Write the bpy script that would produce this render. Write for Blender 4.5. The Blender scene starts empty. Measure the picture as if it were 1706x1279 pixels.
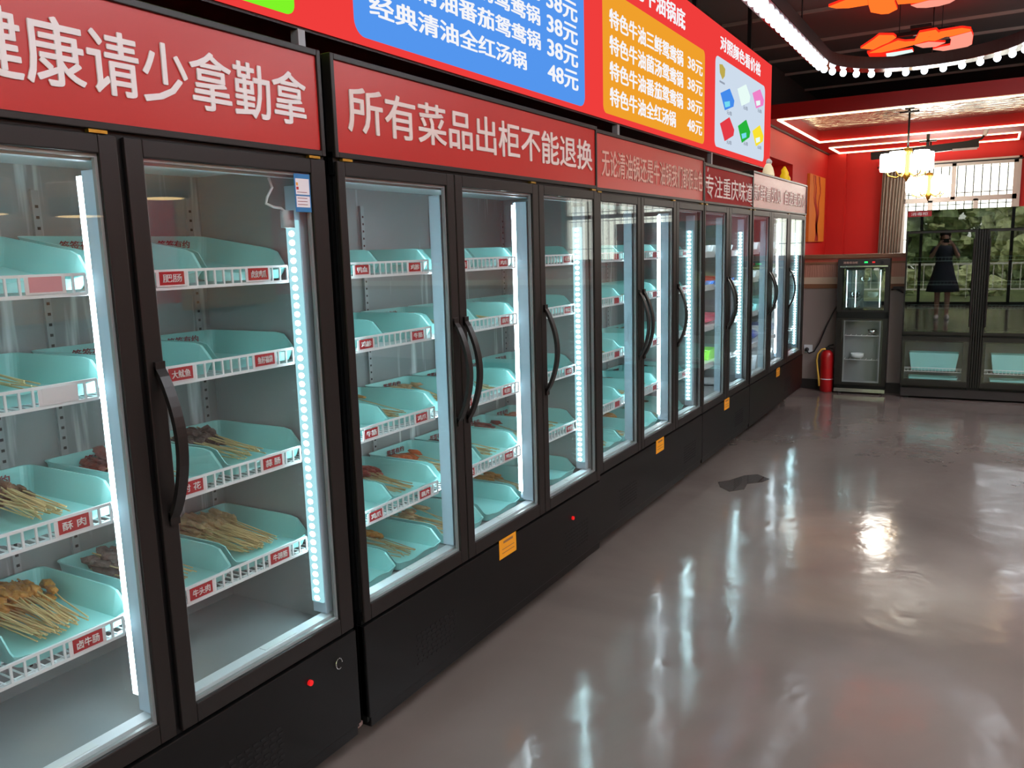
import bpy, math, random
from mathutils import Vector, Matrix
random.seed(7)
scene = bpy.context.scene
COL = scene.collection

# ------------------------------------------------------------------ camera
F_PX, YAW, PITCH, ROLL = 1357.96, 0.5325, 0.1612, -0.0282
CAM = Vector((1.5658, 0.0, 1.5028))
cy, sy, cp, sp = math.cos(YAW), math.sin(YAW), math.cos(PITCH), math.sin(PITCH)
fwd = Vector((-sy*cp, cy*cp, -sp)); rgt = Vector((cy, sy, 0)); upv = rgt.cross(fwd)
cr, sr = math.cos(ROLL), math.sin(ROLL)
r2, u2 = cr*rgt + sr*upv, -sr*rgt + cr*upv
cd = bpy.data.cameras.new('camera'); cam = bpy.data.objects.new('camera', cd); COL.objects.link(cam)
m3 = Matrix((r2, u2, -fwd)).transposed()
cam.matrix_world = Matrix.Translation(CAM) @ m3.to_4x4()
cd.sensor_fit = 'HORIZONTAL'; cd.sensor_width = 36.0; cd.lens = F_PX/1706*36.0
cd.clip_start = 0.02; cd.clip_end = 200
scene.camera = cam

# ------------------------------------------------------------------ world, sun, exposure
scene.view_settings.view_transform = 'Standard'
scene.view_settings.look = 'None'
scene.view_settings.exposure = 0.0
scene.view_settings.gamma = 1.0
scene.view_settings.use_curve_mapping = False
w = bpy.data.worlds.new('daylight'); scene.world = w; w.use_nodes = True
bg = w.node_tree.nodes['Background']; bg.inputs[0].default_value = (1.0, 0.97, 0.86, 1); bg.inputs[1].default_value = 3.2
sd = bpy.data.lights.new('sun', 'SUN'); sd.energy = 3.0; sd.angle = 0.02; sd.color = (1, .95, .85)
so = bpy.data.objects.new('sun', sd); COL.objects.link(so); so.rotation_euler = (math.radians(-42), 0, math.radians(25))
try:
    c = scene.cycles
    c.max_bounces = 10; c.diffuse_bounces = 4; c.glossy_bounces = 5; c.transmission_bounces = 6; c.transparent_max_bounces = 24
    c.sample_clamp_indirect = 6.0; c.caustics_reflective = False; c.caustics_refractive = False
    c.use_denoising = True; c.use_light_tree = True
except Exception:
    pass

FILL_PANEL = 29.0      # brightness of the unseen fill panels added under the ceiling
# ------------------------------------------------------------------ materials
def lin(c):
    return tuple((v/255/12.92 if v/255 <= .04045 else ((v/255+.055)/1.055)**2.4) for v in c)
M = {}
def mat(name, rgb, rough=.5, metal=0.0, spec=.5, emit=None, es=0.0, bump=0, bscale=40, coat=0, var=0, vscale=(8, 8, 8)):
    if name in M: return M[name]
    m = bpy.data.materials.new(name); m.use_nodes = True; M[name] = m
    nt = m.node_tree; b = nt.nodes['Principled BSDF']
    b.inputs['Base Color'].default_value = (*lin(rgb), 1)
    b.inputs['Roughness'].default_value = rough; b.inputs['Metallic'].default_value = metal
    b.inputs['Specular IOR Level'].default_value = spec
    if coat: b.inputs['Coat Weight'].default_value = coat; b.inputs['Coat Roughness'].default_value = .06
    if emit:
        b.inputs['Emission Color'].default_value = (*lin(emit), 1); b.inputs['Emission Strength'].default_value = es
    if bump or var:
        tc = nt.nodes.new('ShaderNodeTexCoord'); mp = nt.nodes.new('ShaderNodeMapping'); nt.links.new(tc.outputs['Object'], mp.inputs[0])
        mp.inputs['Scale'].default_value = vscale
        n = nt.nodes.new('ShaderNodeTexNoise'); n.inputs['Scale'].default_value = bscale if bump else 1; n.inputs['Detail'].default_value = 4
        nt.links.new(mp.outputs[0], n.inputs['Vector'])
        if bump:
            bp = nt.nodes.new('ShaderNodeBump'); bp.inputs['Strength'].default_value = bump; bp.inputs['Distance'].default_value = .01
            nt.links.new(n.outputs['Fac'], bp.inputs['Height']); nt.links.new(bp.outputs[0], b.inputs['Normal'])
        if var:
            n2 = nt.nodes.new('ShaderNodeTexNoise'); n2.inputs['Scale'].default_value = 1; n2.inputs['Detail'].default_value = 5
            nt.links.new(mp.outputs[0], n2.inputs['Vector'])
            r = nt.nodes.new('ShaderNodeValToRGB')
            r.color_ramp.elements[0].position = .3; r.color_ramp.elements[1].position = .7
            base = Vector(lin(rgb))
            r.color_ramp.elements[0].color = (*(base*(1-var)), 1); r.color_ramp.elements[1].color = (*(base*(1+var)), 1)
            nt.links.new(n2.outputs['Fac'], r.inputs[0]); nt.links.new(r.outputs[0], b.inputs['Base Color'])
    return m
def glow(name, rgb, s):
    if name in M: return M[name]
    m = bpy.data.materials.new(name); m.use_nodes = True; M[name] = m
    nt = m.node_tree; nt.nodes.clear()
    o = nt.nodes.new('ShaderNodeOutputMaterial'); e = nt.nodes.new('ShaderNodeEmission')
    e.inputs[0].default_value = (*lin(rgb), 1); e.inputs[1].default_value = s
    nt.links.new(e.outputs[0], o.inputs[0])
    return m
def pane_mat(name, tint=(1, 1, 1), f0=.04, gloss=(1, 1, 1)):
    """clear sheet glass: see-through with a mirror reflection that grows towards grazing view"""
    m = bpy.data.materials.new(name); m.use_nodes = True; M[name] = m
    nt = m.node_tree; nt.nodes.clear()
    o = nt.nodes.new('ShaderNodeOutputMaterial'); mx = nt.nodes.new('ShaderNodeMixShader')
    t = nt.nodes.new('ShaderNodeBsdfTransparent'); g = nt.nodes.new('ShaderNodeBsdfGlossy')
    t.inputs[0].default_value = (*tint, 1); g.inputs['Roughness'].default_value = 0.0; g.inputs[0].default_value = (*gloss, 1)
    lw = nt.nodes.new('ShaderNodeLayerWeight'); lw.inputs[0].default_value = .5
    p = nt.nodes.new('ShaderNodeMath'); p.operation = 'POWER'; p.inputs[1].default_value = 5
    ma = nt.nodes.new('ShaderNodeMath'); ma.operation = 'MULTIPLY_ADD'; ma.inputs[1].default_value = (1-f0)*.45; ma.inputs[2].default_value = f0
    nt.links.new(lw.outputs['Facing'], p.inputs[0]); nt.links.new(p.outputs[0], ma.inputs[0]); nt.links.new(ma.outputs[0], mx.inputs[0])
    nt.links.new(t.outputs[0], mx.inputs[1]); nt.links.new(g.outputs[0], mx.inputs[2]); nt.links.new(mx.outputs[0], o.inputs[0])
    return m

mat('black_frame', (29, 26, 24), .36, spec=.4)
mat('black_body', (11, 12, 12), .36, spec=.3)
mat('black_gasket', (14, 14, 15), .6)
mat('steel_inner', (150, 155, 156), .35, .1)
mat('white_plastic', (226, 232, 236), .4)
mat('housing', (196, 216, 232), .4)
mat('wire_white', (236, 238, 240), .35)
mat('mint', (150, 216, 212), .33)
mat('tag_red', (176, 28, 38), .4)
mat('tag_white', (232, 226, 228), .45)
mat('tag_faded', (222, 150, 160), .45)
mat('letter_white', (238, 232, 230), .45)
mat('letter_cream', (232, 216, 208), .4)
mat('letter_tan', (222, 176, 158), .4)
mat('letter_darkred', (130, 24, 40), .5)
mat('sign_red', (190, 40, 34), .3)
mat('sign_crimson', (158, 8, 16), .6, spec=.25)
mat('sign_red_sheen', (196, 72, 62), .28)  # sign red lightened to imitate the sheen of a grazing view
mat('sign_pale_sheen', (186, 104, 96), .3, bump=.3, bscale=300, vscale=(1, 1, 1))  # paler still, grazing sheen painted into the colour
mat('yellow_label', (238, 158, 26), .5)
mat('bamboo', (206, 176, 124), .6)
mat('bamboo_dark', (176, 140, 92), .6)
for n, c_ in (('meat_brown', (112, 72, 44)), ('meat_gold', (190, 130, 56)), ('meat_grey', (120, 98, 92)), ('meat_beige', (184, 150, 108)), ('meat_red', (130, 42, 28)), ('meat_yellow', (206, 170, 84)), ('meat_orange', (196, 92, 40)), ('meat_dark', (70, 40, 32))):
    mat(n, c_, .45, bump=.6, bscale=120, vscale=(1, 1, 1))
mat('brass', (190, 150, 60), .3, .9)
mat('dark_metal', (40, 38, 36), .4, .4)
mat('chrome', (220, 222, 226), .12, 1.0)
mat('red_light', (190, 20, 24), .3, emit=(255, 30, 30), es=.45)
mat('green_light', (20, 150, 60), .3, emit=(40, 255, 120), es=1.2)
mat('wall_red', (204, 30, 26), .55)
mat('wall_dark', (92, 84, 78), .8)
mat('soffit_red', (176, 16, 14), .45)
mat('ceiling_grey', (128, 130, 128), .8)
mat('rib_grey', (190, 180, 172), .6)
mat('beige_wall', (150, 138, 132), .6)
mat('wood_trim', (140, 96, 66), .5)
mat('wood_red', (196, 92, 70), .4)
mat('cream_band', (222, 198, 170), .5)
mat('fluted_reflection', (206, 150, 130), .25)  # ribbed band; its pink imitates red reflections
mat('base_dark', (40, 34, 32), .5)
mat('window_frame', (214, 206, 198), .5)
mat('grille', (52, 48, 44), .6)
mat('curtain', (150, 138, 124), .8)
mat('gold_paint', (226, 130, 40), .5)
mat('plug_black', (22, 22, 22), .5)
mat('extinguisher_red', (176, 24, 28), .3)
mat('hose_yellow', (222, 178, 74), .5)
mat('wood_panel', (170, 118, 70), .5, var=.25, vscale=(2, 2, 14))
mat('leaf', (136, 154, 112), .7, var=.5, vscale=(6, 6, 6))
mat('leaf_light', (190, 198, 150), .7, var=.4, vscale=(6, 6, 6))
mat('bark', (80, 66, 54), .8)
mat('pavement', (110, 122, 80), .9, var=.3, vscale=(.5, .5, .5))
mat('rail_white', (226, 226, 220), .5)
mat('lime', (150, 226, 40), .4)
mat('blue_bag', (50, 66, 150), .4)
mat('pack_red', (206, 40, 52), .35)
mat('pack_pink', (222, 96, 120), .35)
mat('tray_blue', (60, 110, 190), .4)
mat('foam', (226, 232, 232), .5)
mat('greens', (110, 136, 44), .6, bump=.6, bscale=60, vscale=(1, 1, 1))
mat('sticker_blue', (44, 120, 176), .4)
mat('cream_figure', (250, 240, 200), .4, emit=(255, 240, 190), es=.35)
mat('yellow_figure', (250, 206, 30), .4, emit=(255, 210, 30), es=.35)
mat('painting_red', (170, 40, 24), .5)
mat('chip_white', (240, 250, 248), .5)
pane_mat('door_glass', (.97, .985, .98), .035)
pane_mat('dark_glass', (.46, .54, .51), .12)
pane_mat('window_glass', (.96, .98, .97), .04)
glow('led_white', (228, 244, 255), 22.0)
glow('led_dot', (204, 245, 255), 56.0)
glow('bulb_glow', (236, 247, 255), 7.0)
glow('strip_warm', (255, 230, 180), 6.0)
glow('shade_glow', (255, 248, 236), 18.0)
glow('pendant_warm', (255, 214, 150), 5.0)
glow('fill_panel_glow', (246, 248, 255), FILL_PANEL)
glow('fill_uplight_glow', (240, 246, 255), 44.0)
glow('led_board_glow', (180, 238, 250), 1.1)
glow('menu_red', (240, 62, 60), 1.0)
glow('menu_green', (128, 245, 40), 1.0)
glow('menu_blue', (84, 150, 238), 1.0)
glow('menu_orange', (240, 160, 44), 1.0)
glow('menu_white', (206, 220, 236), 1.0)
glow('menu_text', (246, 246, 250), 1.0)
glow('menu_grey', (150, 160, 176), 1.0)
for n, c_ in (('chip_blue', (70, 140, 235)), ('chip_paper', (232, 252, 246)), ('chip_pink', (240, 130, 200)), ('chip_red', (228, 60, 70)), ('chip_green', (40, 180, 60)), ('chip_yellow', (250, 226, 50)), ('chip_cyan', (120, 220, 240)), ('chip_gold', (190, 170, 80))):
    glow(n, c_, 1.0)
glow('flame_orange', (255, 104, 36), 1.5)
glow('flame_red', (255, 40, 24), 1.2)
glow('flame_pink', (255, 160, 140), 1.0)

# stainless back panel with frost drips
def frost_mat():
    m = mat('frost_steel', (120, 124, 126), .36, .0)
    nt = m.node_tree; b = nt.nodes['Principled BSDF']
    tc = nt.nodes.new('ShaderNodeTexCoord'); mp = nt.nodes.new('ShaderNodeMapping'); mp.inputs['Scale'].default_value = (1, 22, 1.6)
    n = nt.nodes.new('ShaderNodeTexNoise'); n.inputs['Scale'].default_value = 1; n.inputs['Detail'].default_value = 3
    r = nt.nodes.new('ShaderNodeValToRGB'); r.color_ramp.elements[0].position = .60; r.color_ramp.elements[1].position = .74
    r.color_ramp.elements[0].color = (*lin((134, 139, 140)), 1); r.color_ramp.elements[1].color = (*lin((226, 232, 234)), 1)
    nt.links.new(tc.outputs['Object'], mp.inputs[0]); nt.links.new(mp.outputs[0], n.inputs['Vector']); nt.links.new(n.outputs['Fac'], r.inputs[0]); nt.links.new(r.outputs[0], b.inputs['Base Color'])
    return m
frost_mat()
def floor_mat():
    m = mat('epoxy_floor', (126, 108, 102), .16, 0, .6)
    nt = m.node_tree; b = nt.nodes['Principled BSDF']; L = nt.links.new
    tc = nt.nodes.new('ShaderNodeTexCoord')
    n1 = nt.nodes.new('ShaderNodeTexNoise'); n1.inputs['Scale'].default_value = .8; n1.inputs['Detail'].default_value = 7; n1.inputs['Distortion'].default_value = .8
    r = nt.nodes.new('ShaderNodeValToRGB'); r.color_ramp.elements[0].position = .32; r.color_ramp.elements[1].position = .7
    r.color_ramp.elements[0].color = (*lin((106, 97, 92)), 1); r.color_ramp.elements[1].color = (*lin((130, 119, 112)), 1)
    L(tc.outputs['Object'], n1.inputs['Vector']); L(n1.outputs['Fac'], r.inputs[0]); L(r.outputs[0], b.inputs['Base Color'])
    mp = nt.nodes.new('ShaderNodeMapping'); mp.inputs['Scale'].default_value = (1, .7, 1); L(tc.outputs['Object'], mp.inputs[0])
    n2 = nt.nodes.new('ShaderNodeTexNoise'); n2.inputs['Scale'].default_value = 5.5; n2.inputs['Detail'].default_value = 3; n2.inputs['Roughness'].default_value = .5; L(mp.outputs[0], n2.inputs['Vector'])
    bp = nt.nodes.new('ShaderNodeBump'); bp.inputs['Strength'].default_value = .17; bp.inputs['Distance'].default_value = .02
    L(n2.outputs['Fac'], bp.inputs['Height']); L(bp.outputs[0], b.inputs['Normal'])
    n3 = nt.nodes.new('ShaderNodeTexNoise'); n3.inputs['Scale'].default_value = 5; n3.inputs['Detail'].default_value = 5; L(tc.outputs['Object'], n3.inputs['Vector'])
    mr = nt.nodes.new('ShaderNodeMapRange'); mr.inputs[1].default_value = .3; mr.inputs[2].default_value = .7; mr.inputs[3].default_value = .08; mr.inputs[4].default_value = .19
    L(n3.outputs['Fac'], mr.inputs[0]); L(mr.outputs[0], b.inputs['Roughness'])
    return m
floor_mat()
def ripple_mat():
    m = mat('ripple_steel', (186, 190, 190), .2, 1.0)
    nt = m.node_tree; b = nt.nodes['Principled BSDF']; L = nt.links.new
    tc = nt.nodes.new('ShaderNodeTexCoord'); n = nt.nodes.new('ShaderNodeTexVoronoi'); n.inputs['Scale'].default_value = 9
    bp = nt.nodes.new('ShaderNodeBump'); bp.inputs['Strength'].default_value = .5; bp.inputs['Distance'].default_value = .03
    L(tc.outputs['Object'], n.inputs['Vector']); L(n.outputs['Distance'], bp.inputs['Height']); L(bp.outputs[0], b.inputs['Normal'])
    return m
ripple_mat()

# ------------------------------------------------------------------ mesh builder
class MB:
    def __init__(s): s.v = []; s.f = []; s.mi = []; s.mats = []; s.cur = 0; s.sm = []; s.smooth = False
    def m(s, name):
        mm = M[name]
        if mm not in s.mats: s.mats.append(mm)
        s.cur = s.mats.index(mm); return s
    def add(s, vs, fs):
        o = len(s.v); s.v += [tuple(p) for p in vs]
        for f in fs: s.f.append([i+o for i in f]); s.mi.append(s.cur); s.sm.append(s.smooth)
        return s
    def box(s, x0, x1, y0, y1, z0, z1):
        if x0 > x1: x0, x1 = x1, x0
        if y0 > y1: y0, y1 = y1, y0
        if z0 > z1: z0, z1 = z1, z0
        return s.add([(x0,y0,z0),(x1,y0,z0),(x1,y1,z0),(x0,y1,z0),(x0,y0,z1),(x1,y0,z1),(x1,y1,z1),(x0,y1,z1)],
                     [(0,3,2,1),(4,5,6,7),(0,1,5,4),(1,2,6,5),(2,3,7,6),(3,0,4,7)])
    def tube(s, pts, r, n=8, cap=True):
        pts = [Vector(p) for p in pts]; rs = r if isinstance(r, (list, tuple)) else [r]*len(pts)
        vs = []; ref = None
        for i, p in enumerate(pts):
            d = (pts[min(i+1, len(pts)-1)] - pts[max(i-1, 0)]).normalized()
            if ref is None:
                ref = Vector((0, 0, 1)) if abs(d.z) < .9 else Vector((1, 0, 0))
            a = d.cross(ref)
            if a.length < 1e-6: a = d.cross(Vector((0, 1, 0)))
            a.normalize(); b = a.cross(d).normalized(); ref = b
            vs += [p + rs[i]*(math.cos(2*math.pi*k/n)*a + math.sin(2*math.pi*k/n)*b) for k in range(n)]
        fs = [(i*n+k, i*n+(k+1) % n, (i+1)*n+(k+1) % n, (i+1)*n+k) for i in range(len(pts)-1) for k in range(n)]
        if cap: fs += [tuple(range(n-1, -1, -1)), tuple((len(pts)-1)*n+k for k in range(n))]
        return s.add(vs, fs)
    def lathe(s, prof, cx=0, cy_=0, n=20):
        vs = []; fs = []
        for r, z in prof: vs += [(cx+r*math.cos(2*math.pi*k/n), cy_+r*math.sin(2*math.pi*k/n), z) for k in range(n)]
        for i in range(len(prof)-1):
            for k in range(n): fs.append((i*n+k, i*n+(k+1) % n, (i+1)*n+(k+1) % n, (i+1)*n+k))
        fs.append(tuple(range(n-1, -1, -1))); fs.append(tuple((len(prof)-1)*n+k for k in range(n)))
        return s.add(vs, fs)
    def prism(s, pts, fn, t0, t1):
        """polygon pts (2D) extruded: fn(u, v, t) -> 3D; side walls plus both caps"""
        n = len(pts)
        vs = [fn(u, v, t0) for u, v in pts] + [fn(u, v, t1) for u, v in pts]
        fs = [tuple(range(n-1, -1, -1)), tuple(range(n, 2*n))] + [(k, (k+1) % n, n+(k+1) % n, n+k) for k in range(n)]
        return s.add(vs, fs)
    def blob(s, c, r, seed, amp=.25, seg=8, rings=6):
        rnd = random.Random(seed); c = Vector(c); vs = []; fs = []
        R = r if isinstance(r, (tuple, list)) else (r, r, r)
        vs.append((c.x, c.y, c.z - R[2]))
        for i in range(1, rings):
            th = math.pi*i/rings
            for k in range(seg):
                ph = 2*math.pi*k/seg; q = 1 + rnd.uniform(-amp, amp)
                vs.append((c.x + R[0]*q*math.sin(th)*math.cos(ph), c.y + R[1]*q*math.sin(th)*math.sin(ph), c.z - R[2]*q*math.cos(th)))
        vs.append((c.x, c.y, c.z + R[2])); T = len(vs)-1
        for k in range(seg): fs.append((0, 1+(k+1) % seg, 1+k))
        for i in range(rings-2):
            for k in range(seg): a = 1+i*seg; fs.append((a+k, a+(k+1) % seg, a+seg+(k+1) % seg, a+seg+k))
        a = 1+(rings-2)*seg
        for k in range(seg): fs.append((a+k, a+(k+1) % seg, T))
        return s.add(vs, fs)
    def mesh(s, name):
        me = bpy.data.meshes.new(name); me.from_pydata(s.v, [], s.f)
        for mm in s.mats: me.materials.append(mm)
        me.polygons.foreach_set('material_index', s.mi); me.polygons.foreach_set('use_smooth', s.sm); me.update()
        return me
    def build(s, name, parent=None, bevel=0):
        return obj(name, s.mesh(name), parent, bevel)
def obj(name, me, parent=None, bevel=0):
    o = bpy.data.objects.new(name, me); COL.objects.link(o)
    if parent is not None: o.parent = parent
    if bevel:
        b = o.modifiers.new('edge', 'BEVEL'); b.width = bevel; b.segments = 2; b.limit_method = 'ANGLE'
    return o
def mb(m): return MB().m(m)
def tag(o, label, cat, group=None):
    o['label'] = label; o['category'] = cat
    if group: o['group'] = group
    return o
def thing(name, label, cat, loc=(0, 0, 0), rz=0, group=None):
    o = bpy.data.objects.new(name, None); COL.objects.link(o); o.location = loc; o.rotation_euler = (0, 0, rz); o.empty_display_size = .1
    return tag(o, label, cat, group)
def struct(o): o['kind'] = 'structure'; return o

_tc = {}
def text_mesh(s, mname, bold=.0, depth=.002, sp=1.0):
    """lettering: local x along the line, y up, z out; normalised later"""
    k = (s, mname, bold, sp)
    if k in _tc: return _tc[k]
    cu = bpy.data.curves.new('lettering', 'FONT'); cu.body = s; cu.size = 1; cu.extrude = .01; cu.space_character = sp; cu.resolution_u = 3
    o = bpy.data.objects.new('lettering', cu); COL.objects.link(o)
    bpy.context.view_layer.update()
    dg = bpy.context.evaluated_depsgraph_get()
    me = bpy.data.meshes.new_from_object(o.evaluated_get(dg)); bpy.data.objects.remove(o); bpy.data.curves.remove(cu)
    if bold:
        v0 = [tuple(v.co) for v in me.vertices]; f0 = [tuple(p.vertices) for p in me.polygons]; V = []; Fc = []
        dz = 0.0
        for dx, dy in ((0, 0), (bold, 0), (-bold, 0), (0, bold*.7), (0, -bold*.7), (bold*.7, bold*.5), (-bold*.7, -bold*.5), (bold*.7, -bold*.5), (-bold*.7, bold*.5)):
            o_ = len(V); dz += .0016; V += [(x+dx, y+dy, z+dz) for x, y, z in v0]; Fc += [tuple(i+o_ for i in f) for f in f0]
        me = bpy.data.meshes.new('lettering'); me.from_pydata(V, [], Fc)
    xs = [v.co.x for v in me.vertices]; ys = [v.co.y for v in me.vertices]; zs = [v.co.z for v in me.vertices]
    x0, x1, y0, y1 = min(xs), max(xs), min(ys), max(ys)
    for v in me.vertices:
        v.co.x = (v.co.x-x0)/(x1-x0); v.co.y = (v.co.y-y0)/(y1-y0); v.co.z = depth*(.5+50*v.co.z)
    me.materials.clear(); me.materials.append(M[mname]); me.name = 'lettering'
    _tc[k] = me
    return me
def text(s, mname, origin, udir, w_, h_, parent=None, bold=.0, name='lettering', vdir=(0, 0, 1), sp=1.0):
    me = text_mesh(s, mname, bold, sp=sp)
    o = obj(name, me, parent)
    u = Vector(udir); v = Vector(vdir); n = u.cross(v)
    mm = Matrix((u*w_, v*h_, n)).transposed().to_4x4()
    mm.translation = Vector(origin)
    o.matrix_parent_inverse = Matrix.Identity(4)
    o.matrix_basis = mm
    return o
YD = (0, 1, 0)

# ================================================================== the room
LWX, BWY, CZ = -0.93, 15.0, 3.70
struct(mb('epoxy_floor').box(-1.2, 7.2, -4.2, 15.2, -.1, 0).build('floor'))
cm = mb('ceiling_grey').box(-1.2, 7.2, -4.2, 15.2, CZ, CZ+.1).m('rib_grey')
for y in (1.2, 2.4, 3.6, 4.9, 6.1, 7.35, 8.60, 9.83, 10.6, 11.5, 12.8): cm.box(-1.1, 7.1, y, y+.025, CZ-.03, CZ)
struct(cm.build('ceiling'))
wl = mb('wall_red')
NY0, NY1, NZ0, NZ1 = 10.0, 12.14, 1.6, 2.59
wl.box(-1.1, LWX, -4.1, NY0, 0, 3.13).box(-1.1, LWX, NY1, BWY, 0, 3.13).box(-1.1, LWX, NY0, NY1, 0, NZ0).box(-1.1, LWX, NY0, NY1, NZ1, 3.13)
wl.box(-1.6, -1.5, NY0-.1, NY1+.1, NZ0-.1, NZ1+.1).box(-1.6, -1.1, NY0-.1, NY0, NZ0-.1, NZ1+.1).box(-1.6, -1.1, NY1, NY1+.1, NZ0-.1, NZ1+.1)
wl.box(-1.6, -1.1, NY0, NY1, NZ0-.1, NZ0).box(-1.6, -1.1, NY0, NY1, NZ1, NZ1+.1)
wl.m('wall_dark').box(-1.1, LWX, -4.1, BWY, 3.13, CZ)
struct(wl.build('wall_left'))
# back wall with the window opening
WX0, WX1, WZ0, WZ1 = .22, 1.82, 1.0, 2.70
wb = mb('wall_red').box(-1.1, WX0, BWY, BWY+.2, 0, CZ).box(WX1, 3.6, BWY, BWY+.2, 0, CZ).box(WX0, WX1, BWY, BWY+.2, 0, WZ0).box(WX0, WX1, BWY, BWY+.2, WZ1, CZ)
wb.box(3.6, 6.0, BWY, BWY+.2, 0, WZ0).box(3.6, 6.0, BWY, BWY+.2, WZ1, CZ).box(6.0, 7.1, BWY, BWY+.2, 0, CZ)
wb.box(LWX, -.64, BWY-.12, BWY, 0, 2.96)
struct(wb.build('wall_back'))
wr = mb('wall_red').box(7.0, 7.1, -4.1, BWY, 1.0, CZ).m('beige_wall').box(7.0, 7.1, -4.1, BWY, 0, 1.0).m('wood_panel')
for y in (2.2, 4.4, 6.6): wr.box(6.95, 7.0, y, y+1.5, .9, 2.9)
struct(wr.build('wall_right'))
# shop front behind the camera: glazed, with planting outside
wf = mb('wall_red').box(-1.1, 7.1, -4.2, -4.0, 2.95, CZ).box(-1.1, -.6, -4.2, -4.0, 0, 2.95).box(6.6, 7.1, -4.2, -4.0, 0, 2.95)
struct(wf.build('wall_front'))
fr = mb('dark_metal')
for x in (-.6, 1.2, 3.0, 4.8, 6.54): fr.box(x, x+.06, -4.14, -4.06, 0, 2.95)
fr.box(-.6, 6.6, -4.14, -4.06, 0, .08).box(-.6, 6.6, -4.14, -4.06, 2.25, 2.31).box(-.6, 6.6, -4.14, -4.06, 2.89, 2.95)
w1 = struct(fr.build('window_2'))
mb('window_glass').box(-.54, 6.54, -4.105, -4.095, .08, 2.89).build('glass_pane', w1)

# window in the back wall
def window(name, x0, x1, mull_up, mull_lo, bars):
    f = mb('window_frame'); y0, y1 = BWY+.02, BWY+.10
    f.box(x0, x0+.05, y0, y1, WZ0, WZ1).box(x1-.06, x1, y0, y1, WZ0, WZ1).box(x0, x1, y0, y1, WZ1-.06, WZ1).box(x0, x1, y0, y1, WZ0, WZ0+.06)
    f.box(x0, x1, y0, y1, 2.09, 2.165)
    for a in mull_up: f.box(a, a+.06, y0, y1, 2.12, WZ1)
    for a in mull_lo: f.box(a, a+.07, y0, y1, WZ0, 2.12)
    # plastered reveal standing slightly proud of the red wall
    f.box(x0-.04, x0, BWY-.02, BWY+.02, WZ0, WZ1+.03).box(x1, x1+.04, BWY-.02, BWY+.02, WZ0, WZ1+.03).box(x0-.04, x1+.04, BWY-.02, BWY+.02, WZ1, WZ1+.03)
    o = struct(f.build(name))
    mb('window_glass').box(x0+.05, x1-.05, y1-.03, y1-.024, WZ0+.05, WZ1-.05).build('glass_pane', o)
    g = mb('grille')
    for a in bars: g.box(a, a+.015, BWY+.11, BWY+.125, WZ0, WZ1)
    for z in (1.5, 2.04, 2.22): g.box(x0, x1, BWY+.112, BWY+.123, z, z+.012)
    g.build('security_grille', o)
window('window_1', WX0, WX1, [.92], [.60, 1.24], [.3+.115*i for i in range(14)])
window('window_3', 3.6, 6.0, [4.75], [4.3, 5.2], [3.7+.13*i for i in range(18)])

# half-height divider in front of the dining area
DY = 8.85
dv = mb('beige_wall').box(LWX, 6.9, DY, DY+.12, 0, 1.04).m('wood_trim').box(LWX, 6.9, DY-.012, DY+.132, 1.04, 1.085).m('cream_band').box(LWX, 6.9, DY-.006, DY+.126, 1.085, 1.153)
dv.m('fluted_reflection'); x = LWX; pts = []
while x < 6.9:
    dv.box(x, x+.014, DY-.004, DY+.12, 1.153, 1.285); dv.box(x+.014, x+.022, DY+.004, DY+.12, 1.153, 1.285); x += .022
dv.m('wood_trim').box(LWX, 6.9, DY-.012, DY+.132, 1.285, 1.306).m('wood_red').box(LWX, 6.9, DY-.006, DY+.126, 1.306, 1.343).m('wood_trim').box(LWX, 6.9, DY-.03, DY+.15, 1.343, 1.38)
struct(dv.build('wall_divider'))
struct(mb('base_dark').box(LWX, 6.9, DY-.015, DY, 0, .10).build('baseboard_divider'))

# red soffit over the dining area with two lit recesses
SZ, ST = 2.963, 3.125
R1 = (-.75, 1.90, 10.32, 13.03); R2 = (-.75, 1.80, 13.88, 14.85)
sf = mb('soffit_red')
sf.box(-.90, 2.4, 10.25, R1[2], SZ, ST).box(-.90, 2.4, R1[3], R2[2], SZ, ST).box(-.90, 2.4, R2[3], BWY-.0, SZ, ST)
sf.box(-.90, R1[0], R1[2], R1[3], SZ, ST).box(R1[1], 2.4, R1[2], R1[3], SZ, ST).box(-.90, R2[0], R2[2], R2[3], SZ, ST).box(R2[1], 2.4, R2[2], R2[3], SZ, ST)
sf.m('soffit_red').box(2.4, 7.0, 10.25, BWY, SZ, ST)
sf.m('ripple_steel')
for R in (R1, R2): sf.box(R[0], R[1], R[2], R[3], ST-.008, ST)
sf.m('base_dark').box(LWX, -.90, 10.25, BWY, SZ-.02, ST)
struct(sf.build('ceiling_soffit'))
for i, R in enumerate((R1, R2)):
    t = thing('led_strip_light', ('warm LED strip outlining the larger ceiling recess over the dining area', 'warm LED strip outlining the farther narrow ceiling recess by the window')[i], 'light strip', (R[0], R[2], SZ))
    W, D = R[1]-R[0], R[3]-R[2]; h = .022
    for a in ((0, W, 0, h), (0, W, D-h, D), (0, h, h, D-h), (W-h, W, h, D-h)):
        mb('strip_warm').box(a[0], a[1], a[2], a[3], -.014, .006).build('light_bar', t)

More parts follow.
